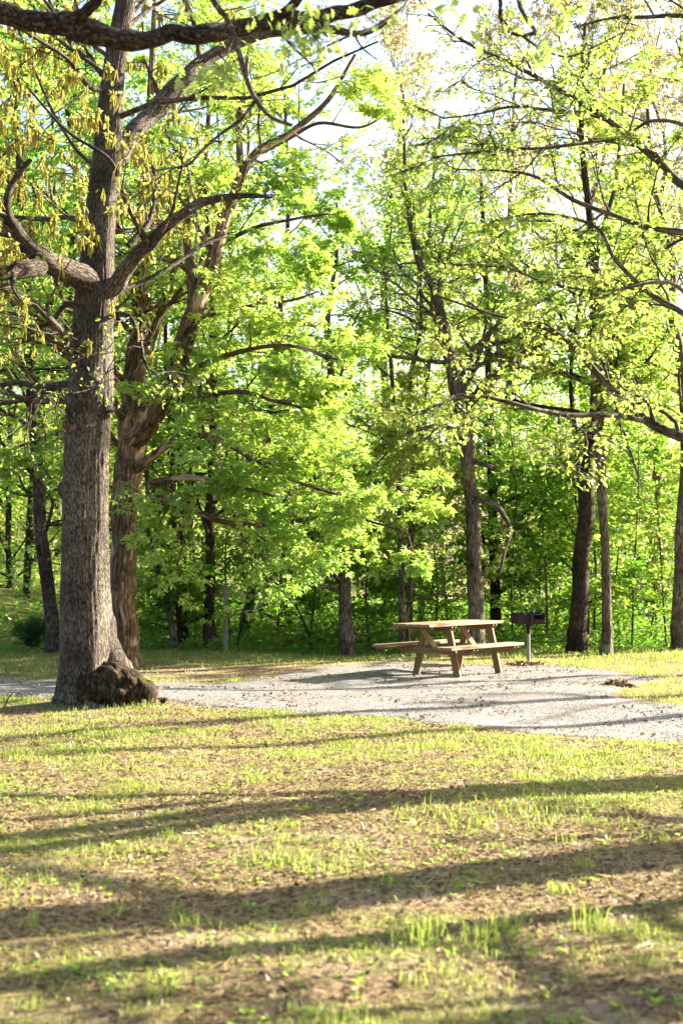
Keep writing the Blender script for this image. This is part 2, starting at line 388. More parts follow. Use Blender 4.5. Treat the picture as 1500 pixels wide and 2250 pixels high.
KITE = (np.array([(0, 0, 0), (.33, .42, .06), (0, 1, -.12), (-.33, .42, .06)], float), np.array([[0, 1, 2, 3]]))
def _tri():
    V = []; Fc = []
    for a, l in ((-1.05, .78), (0, 1.0), (1.05, .78)):
        ca, sa = math.cos(a), math.sin(a); b = len(V)
        for x, y, z in ((0, 0, 0), (.24, .5, .05), (0, 1, -.12), (-.24, .5, .05)):
            x *= l; y *= l; V.append((x * ca + y * sa, -x * sa + y * ca + .0, z))
        Fc.append((b, b + 1, b + 2, b + 3))
    return np.array(V), np.array(Fc)
TRI = _tri()
def leaves(acc, pos, axis, nor, size, tone, tpl=KITE, mat_=0):
    n = len(pos); side = nrm(np.cross(axis, nor)); nor = np.cross(side, axis)
    tv, tf = tpl; size = np.broadcast_to(size, (n,))
    V = pos[:, None] + size[:, None, None] * (tv[None, :, 0:1] * side[:, None] + tv[None, :, 1:2] * axis[:, None] + tv[None, :, 2:3] * nor[:, None])
    Fc = (tf[None] + (np.arange(n) * len(tv))[:, None, None]).reshape(-1, tf.shape[1])
    acc.add(V, Fc, tone=np.repeat(tone, len(tv)), mat=mat_)
def leaf_twigs(acc, P, m, size, tpl=KITE, spread=.6, droop=.25, jit=.5, t0=.15, thin=1.0, rng=R_, mat_=0, bunch=0.0):
    Nn, n = P.shape[:2]
    t = t0 + (1.02 - t0) * rng.random((Nn, m)); t = np.minimum(t, .999)
    f = t * (n - 1); j = f.astype(int); fr = (f - j)[..., None]; ar = np.arange(Nn)[:, None]
    p = (P[ar, j] * (1 - fr) + P[ar, j + 1] * fr).reshape(-1, 3)
    T = nrm(P[ar, j + 1] - P[ar, j]).reshape(-1, 3)
    h = nrm(np.cross(T, np.array([0, 0, 1.]))) * np.where(rng.random(len(p)) < .5, 1, -1)[:, None]
    ax = nrm(T * rng.uniform(.1, .9, (len(p), 1)) + h * spread + rng.normal(size=p.shape) * .35 + np.array([0, 0, -droop]))
    no = nrm(np.array([0, 0, 1.]) + rng.normal(size=p.shape) * jit)
    p = p + ax * .03 + rng.normal(size=p.shape) * .02
    sz = size * rng.uniform(.55, 1.2, len(p))
    tone = np.clip(np.repeat(rng.normal(.5, .12, Nn), m) + rng.normal(0, .15, len(p)) + 1.6 * (fbm(p[:, 0] * .7 + p[:, 1] * .4, p[:, 2] * .9 + p[:, 1] * .3, 3) - .5), 0, 1)
    if thin < 1:
        k = rng.random(len(p)) < thin; p, ax, no, sz, tone = p[k], ax[k], no[k], sz[k], tone[k]
    leaves(acc, p, ax, no, sz, tone, tpl, mat_)

def px_line(pts, D, dz=None):
    """[(px, py, width_px, extra_depth)] -> world points and radii"""
    out = []
    for q in pts:
        d = D + (q[3] if len(q) > 3 else 0)
        p = at(q[0], q[1], d); out.append((*p, q[2] / F * d / 2))
    return np.array(out)

def limb(acc, line, per=5, sides=10, knob=.05, rng=R_):
    c = catmull(line, per)
    m_ = len(c); kn = max(3, m_ // 3); ki = np.linspace(0, m_ - 1, kn); sm = lambda: np.interp(np.arange(m_), ki, rng.normal(size=kn))
    P = c[None, :, :3].copy(); Rr = np.maximum(c[None, :, 3], .003) * (1 + knob * sm()[None])
    env = np.clip(np.arange(m_) / 4, 0, 1)
    for ax_ in range(3): P[0, :, ax_] += sm() * Rr[0] * .10 * env
    tubes(acc, P, Rr, sides)
    return P, Rr
def cut(P, Rr, t0, t1, n=10):
    m = P.shape[1]; f = np.linspace(t0, t1, n) * (m - 1); j = np.clip(f.astype(int), 0, m - 2); fr = f - j
    return P[:, j] * (1 - fr)[None, :, None] + P[:, j + 1] * fr[None, :, None], Rr[:, j] * (1 - fr) + Rr[:, j + 1] * fr

def crown_from(wood, leaf, P, Rr, k1=24, t=(.35, 1.0), l1=3.0, a1=1.0, k2=6, l2=-.42, k3=4, l3=-.5, m=9, size=.10, tpl=KITE, flat=.7,
               trop1=.06, wob=.16, thin=1.0, rng=R_, leafmat=0, jit=.5, rr=.4, m2=0, taper=.5, droop=.25):
    A, RA = children(P, Rr, k1, t[0], t[1], l1, a1, 7, wob, trop1, rr, .006, 0, taper, rng)
    Bq, RB = children(A, RA, k2, .2, 1, l2, .85, 5, wob, .02, .6, .004, flat, .45, rng)
    Cq, RC = children(Bq, RB, k3, .2, 1, l3, .8, 4, wob, .0, .65, .0028, flat, .4, rng)
    tubes(wood, A, RA, 6); tubes(wood, Bq, RB, 4); tubes(wood, Cq, RC, 3)
    leaf_twigs(leaf, Cq, m, size, tpl, thin=thin, rng=rng, mat_=leafmat, jit=jit, droop=droop)
    if m2: leaf_twigs(leaf, Bq, m2, size, tpl, thin=thin, rng=rng, mat_=leafmat, jit=jit, droop=droop)
    return A, Bq, Cq

def fix_base(line, flare=1.35, sink=.08):
    """stand the trunk on the ground under it, with a little root flare"""
    x, y = line[0, 0], line[0, 1]; g = float(ground(x, y)); line[0, 2] = g - sink
    r = line[0, 3]; z1 = line[1, 2]
    low = line[0].copy(); low[3] = r * flare
    up = line[0].copy(); up[2] = g + .35; up[3] = r * 1.05; up[0] += (line[1, 0] - line[0, 0]) * .35 / max(z1 - g, .5)
    return np.vstack([low, up, line[1:]])

def tree(name, label, D, pts, bark, leafm, cat='tree', group=None, limbs=(), crown=None, extra=(), sides=14, per=6, seed=1, trunk_kids=None, fixb=True):
    rng = np.random.default_rng(seed)
    ln = px_line(pts, D)
    if fixb: ln = fix_base(ln)
    if name in ('forest_tree', 'budding_tree', 'hillside_tree'):
        hh_ = np.clip((ln[:, 2] - 3) / 4, 0, 1); ln[:, 0] += rng.normal(size=len(ln)) * .16 * hh_; ln[:, 1] += rng.normal(size=len(ln)) * .2 * hh_
    root = thing(name, (ln[0, 0], ln[0, 1], float(ground(ln[0, 0], ln[0, 1]))), label, cat, group)
    tr = Acc(); P, Rr = limb(tr, ln, per, sides, .03, rng); tr.build('trunk', bark, root, True)
    wood = Acc(); leaf = Acc(); lims = []
    for lp in limbs:
        la = Acc(); q = px_line(lp, D); lp_, lr_ = limb(la, q, 6, 8, .05, rng); la.build('limb', bark, root, True); lims.append((lp_, lr_))
    if crown:
        crown_from(wood, leaf, P, Rr, rng=rng, **crown)
    for (i, kw) in extra:
        p_, r_ = lims[i]; p_, r_ = cut(p_, r_, 0, 1, 12)
        crown_from(wood, leaf, p_, r_, rng=rng, **kw)
    if wood.n: tag(wood.build('branches', bark if not trunk_kids else trunk_kids, root, True), kind='stuff')
    if leaf.n: leaf.build('crown', leafm, root)
    return root, (P, Rr), lims

# ================================================================== TREES
# ---- 1. the big grey oak standing before the path
OD = 16.2
def big_oak():
    rng = np.random.default_rng(21)
    pts = [(190, 1556, 132), (190, 1500, 118), (188, 1400, 112), (185, 1300, 106), (186, 1200, 101), (188, 1080, 98), (190, 1000, 96), (195, 920, 95), (199, 870, 97), (203, 780, 88), (206, 700, 86),
           (212, 640, 88), (214, 580, 73), (220, 500, 68), (229, 400, 62), (238, 330, 60), (245, 220, 50), (258, 110, 46), (278, 0, 42), (300, -160, 34), (330, -360, 24), (345, -600, 10)]
    ln = px_line(pts, OD); gb = float(ground(ln[0, 0], ln[0, 1])); ln[0, 2] = gb - .1
    root = thing('oak_tree', (ln[0, 0], OD, gb), 'large grey oak with furrowed bark and a mossy swollen burl at its foot', 'tree')
    c = catmull(ln, 20); n = len(c); s = 96
    th = np.linspace(0, 2 * np.pi, s, endpoint=False)
    Pc = c[:, :3]; Rc = c[:, 3]
    ang = th[None]; hh = Pc[:, 2:3]
    from_ = 1 + .05 * np.sin(3 * ang + hh * .7) + .03 * np.sin(5 * ang - hh * 1.3 + 1)
    # fluted flare at the foot
    fl = np.exp(-np.clip(hh - gb, 0, 9) / .35)
    from_ = from_ + fl * (.16 + .13 * np.sin(5 * ang + .7) + .06 * np.sin(9 * ang))
    bx = Rc[:, None] * np.cos(ang); by = Rc[:, None] * np.sin(ang)
    rid = fbm(ang * 14 / 1.0 + 0 * hh, hh * 5 + 2 * np.sin(ang * 3), 3) - .5
    wrap = np.abs(np.sin(ang * 17 + 2.2 * fbm(ang * 0 + hh * 2.3, ang * 0 + 3 + hh, 2)))
    # knots: (height, angle, size, height of lump)
    knots = []
    for (kx, ky, ks, kh) in ((206, 852, .15, .05), (172, 875, .13, .05), (238, 905, .09, .05), (165, 905, .09, .04), (136, 1075, .10, .05), (185, 775, .14, .035), (215, 560, .06, .02), (190, 930, .1, .03)):
        w_ = at(kx, ky, OD); r = np.interp(w_[2], Pc[:, 2], Rc); cx = np.interp(w_[2], Pc[:, 2], Pc[:, 0])
        u = np.clip((w_[0] - cx) / r, -1, 1); knots.append((w_[2], -math.acos(u), ks, kh))
    dr = np.zeros((n, s))
    for (kz, ka, ks, kh) in knots:
        da = (ang - ka + np.pi) % (2 * np.pi) - np.pi
        d = np.sqrt(((hh - kz)) ** 2 + (da * Rc[:, None]) ** 2) / ks
        dr += 1.7 * kh * np.exp(-d ** 2 * 2.2) * (1 + .5 * np.cos(d * 9))
    rad = Rc[:, None] * from_ + dr + (wrap - .5) * .012 + rid * .018
    V = np.stack([Pc[:, 0:1] + rad * np.cos(ang), Pc[:, 1:2] + rad * np.sin(ang), np.broadcast_to(hh, rad.shape)], -1)
    B = np.stack([.27 * np.cos(ang) + 0 * rad, .27 * np.sin(ang) + 0 * rad, np.broadcast_to(hh, rad.shape)], -1)
    idx = np.arange(n * s).reshape(n, s); a = idx[:-1]; b = idx[1:]
    q = np.stack([a, np.roll(a, -1, 1), np.roll(b, -1, 1), b], -1).reshape(-1, 4)
    A = Acc(); A.add(V, q, bc=B); A.build('trunk', B_OAK, root, True)
    # mossy burl: a swollen root that grows out of the flare to the right
    fl_ = Acc(); limb(fl_, px_line([(212, 1300, 40, .10), (222, 1370, 60, .10), (236, 1430, 66, .09), (255, 1470, 64, .06), (282, 1503, 54, .02), (310, 1540, 34, 0)], OD), 10, 40, .04, rng); fl_.build('root', B_OAK, root, True)
    fl_ = Acc(); limb(fl_, px_line([(172, 1400, 70, -.02), (160, 1470, 62, -.08), (146, 1530, 48, -.16), (128, 1566, 30, -.25)], OD), 10, 32, .04, rng); fl_.build('root', B_OAK, root, True)
    for nm, ctl in (('burl', [(150, 1500, 60, -.02), (190, 1506, 104, -.08), (235, 1512, 124, -.10), (275, 1520, 108, -.14), (305, 1527, 84, -.16), (328, 1529, 62, -.17), (342, 1531, 34, -.17), (347, 1532, 2, -.17)]),):
        c2 = catmull(px_line(ctl, OD), 14); m_ = len(c2); s2 = 110
        T2 = nrm(np.gradient(c2[:, :3], axis=0)); U2 = nrm(np.cross(T2, np.array([0, 1., 0]))); W2 = np.cross(T2, U2)
        a2 = np.linspace(0, 2 * np.pi, s2, endpoint=False); tt = np.linspace(0, 1, m_)[:, None] * 6
        dd = U2[:, None] * np.cos(a2)[None, :, None] + W2[:, None] * np.sin(a2)[None, :, None]
        P0 = c2[:, None, :3] + dd * np.maximum(c2[:, None, 3:4], .002)
        q0 = P0 * 1.0
        nz_ = .42 * (fbm(q0[..., 0] * 5 + q0[..., 1] * 3, q0[..., 2] * 5 + q0[..., 1] * 2 + 40, 3) - .5) + .10 * (fbm(q0[..., 0] * 26 + q0[..., 1] * 11 + 9, q0[..., 2] * 9 + q0[..., 1] * 7, 4) - .5)
        P0 = P0 + dd * (nz_ * np.maximum(c2[:, None, 3], .05))[..., None]
        idx = np.arange(m_ * s2).reshape(m_, s2); a = idx[:-1]; b = idx[1:]
        q = np.stack([a, np.roll(a, -1, 1), np.roll(b, -1, 1), b], -1).reshape(-1, 4)
        A = Acc(); A.add(P0, q, bc=P0); A.build(nm, B_BURL, root, True)
    limbs = [
        [(215, 632, 66, .0), (180, 606, 56, -.25), (135, 588, 52, -.5), (95, 570, 42, -.7), (60, 535, 32, -.8), (32, 500, 30, -.9), (15, 455, 22, -1.), (30, 400, 14, -1.), (68, 350, 10, -1.1)],
        [(105, 578, 44, -.6), (60, 590, 40, -.9), (0, 596, 38, -1.2), (-80, 590, 32, -1.6), (-200, 540, 20, -2)],
        [(40, 515, 24, -.85), (0, 506, 24, -1.), (-70, 480, 18, -1.2), (-150, 420, 12, -1.3)],
        [(228, 655, 52, .0), (262, 612, 40, -.2), (300, 565, 33, -.4), (350, 512, 28, -.6), (400, 472, 24, -.7), (450, 445, 20, -.8), (510, 432, 15, -.9), (560, 430, 12, -1.), (597, 434, 5, -1.)],
        [(240, 372, 56, .0), (285, 305, 46, .3), (330, 250, 42, .5), (400, 180, 40, .7), (455, 130, 34, .9), (520, 95, 28, 1.), (600, 72, 26, 1.1), (700, 62, 22, 1.1), (790, 74, 14, 1.1), (850, 50, 9, 1.)],
        [(330, 545, 20, -.5), (300, 490, 14, -.9), (270, 425, 11, -1.1), (240, 350, 9, -1.2), (150, 290, 7, -1.2), (60, 190, 5, -1.2)],
        [(205, 800, 26, .08), (176, 776, 22, -.06), (150, 745, 18, -.28), (110, 700, 16, -.5), (60, 655, 13, -.7), (0, 628, 11, -1.), (-60, 610, 9, -1.2)],
        [(195, 845, 20, .1), (145, 842, 14, .35), (90, 848, 14, .6), (40, 842, 13, .9), (-40, 850, 11, 1.2)],
        [(150, 842, 14, .3), (100, 862, 11, .5), (50, 880, 10, .7), (0, 888, 9, .9), (-50, 890, 8, 1.)],
        [(200, 690, 20, .1), (150, 668, 14, .3), (120, 700, 12, .5), (80, 720, 11, .8), (40, 690, 10, .9), (-30, 690, 8, 1.)],
        [(205, 510, 20, .1), (160, 478, 13, .5), (100, 482, 12, .9), (50, 478, 9, 1.2), (0, 470, 7, 1.5)],
        [(250, 690, 14, .0), (285, 695, 10, -.3), (305, 740, 9, -.5), (315, 785, 8, -.55), (330, 820, 4, -.55)],
        [(252, 640, 16, .0), (300, 625, 12, .2), (350, 600, 10, .3), (400, 570, 8, .5), (455, 535, 6, .7), (500, 520, 4, .9)],
        [(225, 512, 14, .1), (290, 505, 11, .4), (345, 495, 9, .7), (400, 470, 7, 1.)],
        [(250, 200, 18, .1), (200, 190, 14, -.3), (150, 130, 10, -.7), (90, 90, 9, -1.), (20, 50, 7, -1.3)],
        [(245, 170, 14, .1), (215, 150, 12, .4), (180, 90, 9, .8), (140, 60, 8, 1.2), (90, -40, 6, 1.4)],
        [(230, 380, 12, -.1), (170, 330, 9, .5), (120, 250, 8, .9), (80, 160, 7, 1.2), (40, 60, 6, 1.5)],
        [(440, 140, 13, .9), (430, 60, 12, 1.1), (400, -20, 10, 1.3)],
        [(282, 540, 16, .2), (330, 480, 14, .4), (340, 380, 10, .6), (300, 300, 6, .8)],
    ]
    wood = Acc(); cat_pts = []; leaf = Acc()
    for i, lp in enumerate(limbs):
        la = Acc(); q = px_line(lp, OD); P_, R2 = limb(la, q, 7, 12 if lp[0][2] > 20 else 7, .06, rng)
        la.build('limb', B_OAK if i in (3, 4, 6) else B_OAKLIMB, root, True)
        p_, r_ = cut(P_, R2, .15, 1, 10)
        left = np.mean([w_[0] for w_ in lp]) < 330
        k = 11 if left else 5
        if i == 3: k = 3
        A_, RA_ = children(p_, r_, k, .1, 1, 1.15, .95, 6, .22, .02, .35, .005, 0, .4, rng)
        B_, RB_ = children(A_, RA_, 3, .3, 1, -.5, .8, 5, .22, -.02, .6, .0035, .2, .4, rng)
        tubes(wood, A_, RA_, 5); tubes(wood, B_, RB_, 3)
        if left or i in (4, 17): cat_pts.append(B_[:, 1:].reshape(-1, 3)); cat_pts.append(A_[:, 2:].reshape(-1, 3))
        leaf_twigs(leaf, B_, 5, .06, rng=rng)
    # upper trunk branches, mostly above the frame
    p_, r_ = cut(*[np.asarray(v) for v in (c[None, :, :3], c[None, :, 3])], .74, 1, 12)
    crown_from(wood, leaf, p_, r_, k1=14, t=(0, 1), l1=2.8, k2=5, k3=3, m=6, size=.06, rr=.25, rng=rng)
    tag(wood.build('branches', B_OAKLIMB, root, True), kind='stuff')
    leaf.build('crown', L_YELLOW, root)
    # catkin tassels
    cp = np.concatenate(cat_pts)
    u = 750 + F * cp[:, 0] / cp[:, 1]; v = 1232 - F * (cp[:, 2] - EYE) / cp[:, 1]
    ok = (u > -30) & (u < 620) & (v > -20) & (v < 780)
    wgt = np.where(v < 560, 1.0, .25) * np.where(u < 320, 1.0, .55)
    cp = cp[ok & (rng.random(len(cp)) < wgt)]
    cp = cp[rng.permutation(len(cp))]
    seen_ = set(); kp = []
    for p in cp:
        c_ = tuple(np.floor(np.array([p[0] / .08, p[1] / .5, p[2] / .10])).astype(int))
        if c_ not in seen_ and vnoise(p[0] * 2.6, p[2] * 2.6) > .22: seen_.add(c_); kp.append(p)
    cp = np.array(kp)
    def tassel(seed):
        r = np.random.default_rng(seed); a = Acc(); k = 7
        st = np.zeros((k, 3)); P = [st + r.normal(size=(k, 3)) * .006]; dr_ = r.normal(size=(k, 3)) * .35; dr_[:, 2] = -.3
        L = r.uniform(.05, .15, k)
        for j in range(5):
            dr_ = nrm(dr_ * .6 + np.array([0, 0, -1.0]) + r.normal(size=(k, 3)) * .30); P.append(P[-1] + dr_ * (L / 5)[:, None])
        P = np.stack(P, 1); Rr = np.broadcast_to(np.array([.0025, .006, .0075, .006, .0075, .003]), P.shape[:2]) * r.uniform(.8, 1.1, (k, 1))
        tubes(a, P, Rr, 4, rng=r)
        ps = np.zeros((7, 3)) + r.normal(size=(7, 3)) * .01; ax = nrm(r.normal(size=(7, 3)) + [0, 0, .4]); no = nrm(r.normal(size=(7, 3)) + [0, 0, .6])
        leaves(a, ps, ax, no, r.uniform(.03, .06, 7), r.random(7))
        return a.mesh('catkin', L_CATKIN, False)
    ts = [tassel(100 + i) for i in range(6)]
    for i in range(min(290, len(cp))):
        o = bpy.data.objects.new('catkin', ts[i % 6]); COL.objects.link(o)
        o.parent = root; o.matrix_parent_inverse = root.matrix_basis.inverted()
        o.location = cp[i]; o.rotation_euler = (0, 0, rng.uniform(0, 6.28)); s_ = rng.uniform(.9, 1.55); o.scale = (s_, s_, s_)
    # more tassels than can be picked apart
    rest = Acc()
    for p in cp[290:520]:
        k = 4; P = np.linspace(0, 1, 4)[None, :, None] * np.concatenate([rng.normal(size=(k, 2)) * .03, -rng.uniform(.1, .19, (k, 1))], 1)[:, None]
        P = P + p; tubes(rest, P, np.broadcast_to([.003, .0065, .0065, .003], (k, 4)), 3, rng=rng)
    if rest.n: tag(rest.build('catkins', L_CATKIN, root), kind='stuff')
    # a cluster of dead russet leaves caught on the trunk
    dl = Acc(); cpt = at(158, 922, OD - .26); k = 14
    ps = cpt + rng.normal(size=(k, 3)) * [.045, .03, .07]; leaves(dl, ps, nrm(rng.normal(size=(k, 3)) + [0, 0, -.8]), nrm(rng.normal(size=(k, 3)) + [0, -1, 0]), rng.uniform(.06, .10, k), rng.uniform(.5, 1, k))
    dl.build('dead_leaves', leaf_mat('russet_leaf', (.08, .040, .020), (.19, .10, .055), (.12, .06, .03), .3), root)
big_oak()

# ---- 2. brown peeling maple behind it, whose foliage spreads over the middle of the picture
MD = 22.3
mk = dict(k1=13, t=(.1, 1), l1=2.4, a1=.95, k2=7, l2=-.52, k3=5, l3=-.6, m=7, size=.088, tpl=TRI, flat=.7, trop1=-.01, jit=.45, m2=3)
mk2 = dict(mk, k1=7, l1=1.9)
tree('maple_tree', 'maple with brown peeling bark just behind the grey oak, bright leaves spreading right', MD,
     [(276, 1462, 66), (272, 1380, 62), (270, 1300, 60), (274, 1200, 58), (280, 1080, 62), (290, 950, 60), (296, 850, 50), (302, 740, 42), (308, 620, 34), (312, 500, 28), (320, 380, 22), (330, 220, 16), (340, 0, 10)],
     B_MAPLE, L_MAPLE, seed=5, sides=28, per=8,
     limbs=[
        [(288, 970, 50), (325, 930, 46, -.5), (368, 868, 44, -1.), (400, 775, 42, -1.3), (435, 670, 40, -1.5), (470, 560, 32, -1.5), (505, 455, 27, -1.4), (550, 350, 20, -1.1), (640, 290, 15, -.8), (720, 220, 12, -.5), (780, 120, 7, -.3)],
        [(300, 840, 24), (325, 770, 22, .1), (350, 700, 20, .2), (375, 620, 17, .2), (400, 520, 12, .3), (410, 400, 8, .4)],
        [(415, 730, 30, -1.4), (424, 640, 26, -1.5), (415, 560, 20, -1.5), (408, 480, 15, -1.4), (415, 380, 11, -1.2)],
        [(530, 385, 18, -1.2), (525, 280, 15, -1.), (540, 160, 11, -.7), (560, 30, 7, -.3)],
        [(290, 1040, 26), (340, 1000, 22, -.5), (400, 960, 16, -1.), (470, 960, 13, -1.4), (540, 1000, 11, -1.8), (610, 1040, 9, -2.1), (700, 1075, 7, -2.4), (790, 1100, 5, -2.6)],
        [(285, 1110, 24), (340, 1095, 20, -.4), (400, 1110, 17, -.9), (470, 1140, 12, -1.2), (560, 1155, 12, -1.5), (650, 1145, 11, -1.8), (740, 1128, 9, -2.1), (830, 1150, 6, -2.4), (900, 1175, 4, -2.6)],
        [(300, 900, 20), (360, 880, 16, -.6), (440, 870, 13, -1.), (530, 860, 10, -1.4), (600, 880, 8, -1.7), (680, 900, 5, -2.)],
        [(560, 340, 14, .2), (640, 300, 11, .0), (700, 270, 8, -.2), (790, 280, 6, -.4), (850, 250, 4, -.5)],
        [(420, 700, 12, -.3), (480, 690, 10, -.8), (560, 670, 8, -1.1), (640, 660, 6, -1.4), (700, 640, 4, -1.6)],
        [(280, 1000, 16), (240, 960, 13, .2), (190, 940, 11, .4), (100, 960, 9, .5), (20, 990, 6, .6)],
        [(380, 850, 18, -.3), (450, 800, 14, -1.), (540, 770, 11, -1.5), (640, 760, 9, -1.9), (740, 790, 6, -2.2)],
        [(330, 1060, 16, -.3), (420, 1050, 13, -1.4), (520, 1070, 10, -2.), (600, 1090, 6, -2.4)],
        [(480, 540, 12, -.2), (560, 500, 9, -.6), (650, 480, 7, -.9), (720, 470, 4, -1)],
     ],
     extra=[(0, dict(mk2, t=(.45, 1), k1=8)), (1, dict(mk2, k1=4)), (2, dict(mk2, k1=5)), (3, dict(mk2, k1=6)), (4, dict(mk, t=(.3, 1), l1=1.7)), (5, dict(mk, t=(.25, 1), k1=14, l1=1.5)), (6, dict(mk, t=(.2, 1), l1=1.6)), (7, dict(mk, k1=5, l1=1.2)),
            (8, dict(mk, k1=8, l1=1.4)), (9, dict(mk, k1=8, l1=1.3)), (10, dict(mk, k1=11, l1=1.6)), (11, dict(mk, k1=9, l1=1.3)), (12, dict(mk, k1=5, l1=1.2))],
     crown=dict(mk2, k1=20, t=(.45, 1), l1=3.0, m=9, size=.10), trunk_kids=B_MAPLE)

# ---- 3. forest edge: each trunk that can be told apart
E = dict(k1=24, t=(.28, 1), l1=2.8, a1=1.05, k2=6, k3=4, m=9, size=.125, flat=.75, trop1=.03, jit=.45)
edge = [
 ('pine_tree', 'leaning trunk with plated grey bark at the left, close behind the big oak', 25.5, [(118, 1436, 32), (112, 1340, 31), (100, 1240, 30), (92, 1180, 28), (80, 1000, 26), (66, 800, 23), (55, 560, 20), (40, 250, 16), (30, 0, 12)], B_PINE, L_MAPLE, dict(E, t=(.42, 1), k1=24, l1=2.4), []),
 ('forest_tree', 'slim pale trunk leaning left beside two ivy clad trunks', 26.0, [(386, 1437, 15), (376, 1370, 14), (362, 1310, 13), (350, 1270, 12), (330, 1150, 11), (318, 1000, 9), (300, 800, 6)], B_GREY, L_MAPLE, dict(E, k1=10, l1=1.3, t=(.45, 1)), []),
 ('forest_tree', 'dark ivy clad trunk, left one of the close pair right of the peeling maple', 26.4, [(397, 1434, 13), (392, 1330, 13), (388, 1200, 13), (384, 1000, 11), (380, 750, 9), (372, 400, 6)], B_DARK, L_DEEP, dict(E, k1=20, l1=1.1, t=(.08, 1)), []),
 ('forest_tree', 'dark ivy clad trunk, right one of the close pair right of the peeling maple', 26.9, [(408, 1434, 14), (405, 1330, 13), (402, 1200, 13), (400, 1000, 11), (404, 750, 9), (410, 400, 6)], B_DARK, L_MAPLE, dict(E, k1=16, l1=1.3, t=(.2, 1)), []),
 ('forest_tree', 'straight dark brown trunk just left of the grey wooden post', 26.2, [(458, 1436, 27), (459, 1350, 24), (462, 1250, 22), (463, 1100, 21), (466, 900, 18), (470, 650, 15), (474, 350, 11), (478, 0, 8)], B_DARK, L_MAPLE, dict(E, l1=2.1, t=(.42, 1)), []),
 ('forest_tree', 'grey trunk leaning to the right, just right of the wooden post', 29.5, [(532, 1425, 24), (545, 1330, 22), (560, 1230, 21), (571, 1160, 19), (585, 1000, 17), (600, 780, 14), (620, 500, 10), (640, 200, 7)], B_GREY, L_MAPLE, dict(E, l1=2.2, t=(.35, 1)), []),
 ('forest_tree', 'grey brown trunk standing alone at the lawn edge, left of the picnic table', 25.6, [(763, 1440, 34), (760, 1380, 31), (755, 1290, 29), (750, 1200, 26), (742, 1080, 23), (735, 900, 19), (726, 720, 13), (738, 560, 8), (730, 440, 4)], B_GREY, L_MAPLE, dict(E, l1=2.5, t=(.30, 1)), []),
 ('forest_tree', 'twin stemmed pale trunk behind the left end of the picnic table, left stem', 25.9, [(884, 1440, 15), (883, 1330, 15), (880, 1200, 14), (876, 1050, 12), (870, 850, 10), (862, 640, 7), (870, 480, 3)], B_GREY, L_MAPLE, dict(E, k1=14, l1=1.8, t=(.28, 1)), []),
 ('forest_tree', 'twin stemmed pale trunk behind the left end of the picnic table, right stem', 26.1, [(898, 1440, 14), (899, 1330, 14), (902, 1200, 14), (905, 1050, 13), (908, 850, 11), (912, 700, 9), (918, 400, 6)], B_MAPLE, L_YELLOW, dict(E, k1=14, l1=1.6, t=(.35, 1)), []),
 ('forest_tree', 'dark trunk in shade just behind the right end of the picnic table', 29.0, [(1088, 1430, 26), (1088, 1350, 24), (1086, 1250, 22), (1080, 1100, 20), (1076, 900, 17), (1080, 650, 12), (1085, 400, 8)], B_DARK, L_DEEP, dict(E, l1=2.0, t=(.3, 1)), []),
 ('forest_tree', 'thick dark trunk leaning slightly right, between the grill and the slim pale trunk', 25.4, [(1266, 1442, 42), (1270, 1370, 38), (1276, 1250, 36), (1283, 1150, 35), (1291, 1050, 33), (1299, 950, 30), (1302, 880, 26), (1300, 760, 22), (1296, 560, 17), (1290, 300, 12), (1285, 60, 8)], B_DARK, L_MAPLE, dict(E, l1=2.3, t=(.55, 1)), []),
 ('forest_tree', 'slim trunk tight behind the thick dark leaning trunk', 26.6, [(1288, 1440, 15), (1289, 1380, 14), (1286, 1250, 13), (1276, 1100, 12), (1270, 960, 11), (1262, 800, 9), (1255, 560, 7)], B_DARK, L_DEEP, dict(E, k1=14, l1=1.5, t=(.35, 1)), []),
 ('forest_tree', 'slim pale grey trunk with wavy stem, first one right of the thick dark leaning trunk', 24.9, [(1330, 1436, 25), (1333, 1370, 22), (1331, 1280, 21), (1328, 1180, 20), (1320, 1080, 21), (1318, 980, 24), (1316, 900, 24), (1313, 830, 22), (1308, 700, 16), (1318, 560, 12), (1330, 400, 9), (1335, 200, 6)], B_GREY, L_YELLOW, dict(E, k1=16, l1=1.9, t=(.5, 1)), []),
 ('forest_tree', 'trunk at the right edge of the picture', 25.7, [(1490, 1430, 34), (1492, 1330, 32), (1497, 1200, 30), (1505, 1050, 27), (1500, 900, 25), (1475, 780, 22), (1455, 690, 18), (1440, 560, 14), (1435, 380, 10), (1430, 200, 7)], B_GREY, L_MAPLE, dict(E, l1=2.3, t=(.35, 1)), []),
 ('forest_tree', 'tree hidden behind the big oak trunk, its deep green crown showing around it', 27.5, [(170, 1425, 30), (168, 1250, 27), (165, 1000, 24), (160, 700, 20), (150, 400, 15), (140, 100, 10), (135, -150, 5)], B_DARK, L_DEEP, dict(E, k1=40, l1=3.8, t=(.34, 1), size=.17, rr=.3), []),
 ('forest_tree', 'tree rooted just outside the left edge, its dense green crown filling the top left corner', 25.0, [(-130, 1440, 34), (-125, 1250, 30), (-120, 1000, 27), (-100, 700, 23), (-85, 400, 18), (-70, 100, 12), (-60, -150, 5)], B_DARK, L_MAPLE, dict(E, k1=34, l1=4.2, t=(.38, 1), size=.15, rr=.3), []),
 ('forest_tree', 'slender bare trunk in the gap above the table, left of the tallest forked tree', 31.0, [(925, 1420, 16), (925, 1300, 15), (925, 1100, 13), (926, 900, 12), (928, 700, 10), (930, 500, 8), (935, 250, 5)], B_GREY, L_YELLOW, dict(E, k1=16, l1=1.7, t=(.45, 1)), []),
]
for i, (nm, lab, D, pts, bk, lf, cr, lm) in enumerate(edge):
    tree(nm, lab, D, pts, bk, lf, crown=cr, limbs=lm, seed=40 + i, group='trunks along the forest edge' if nm == 'forest_tree' else None)

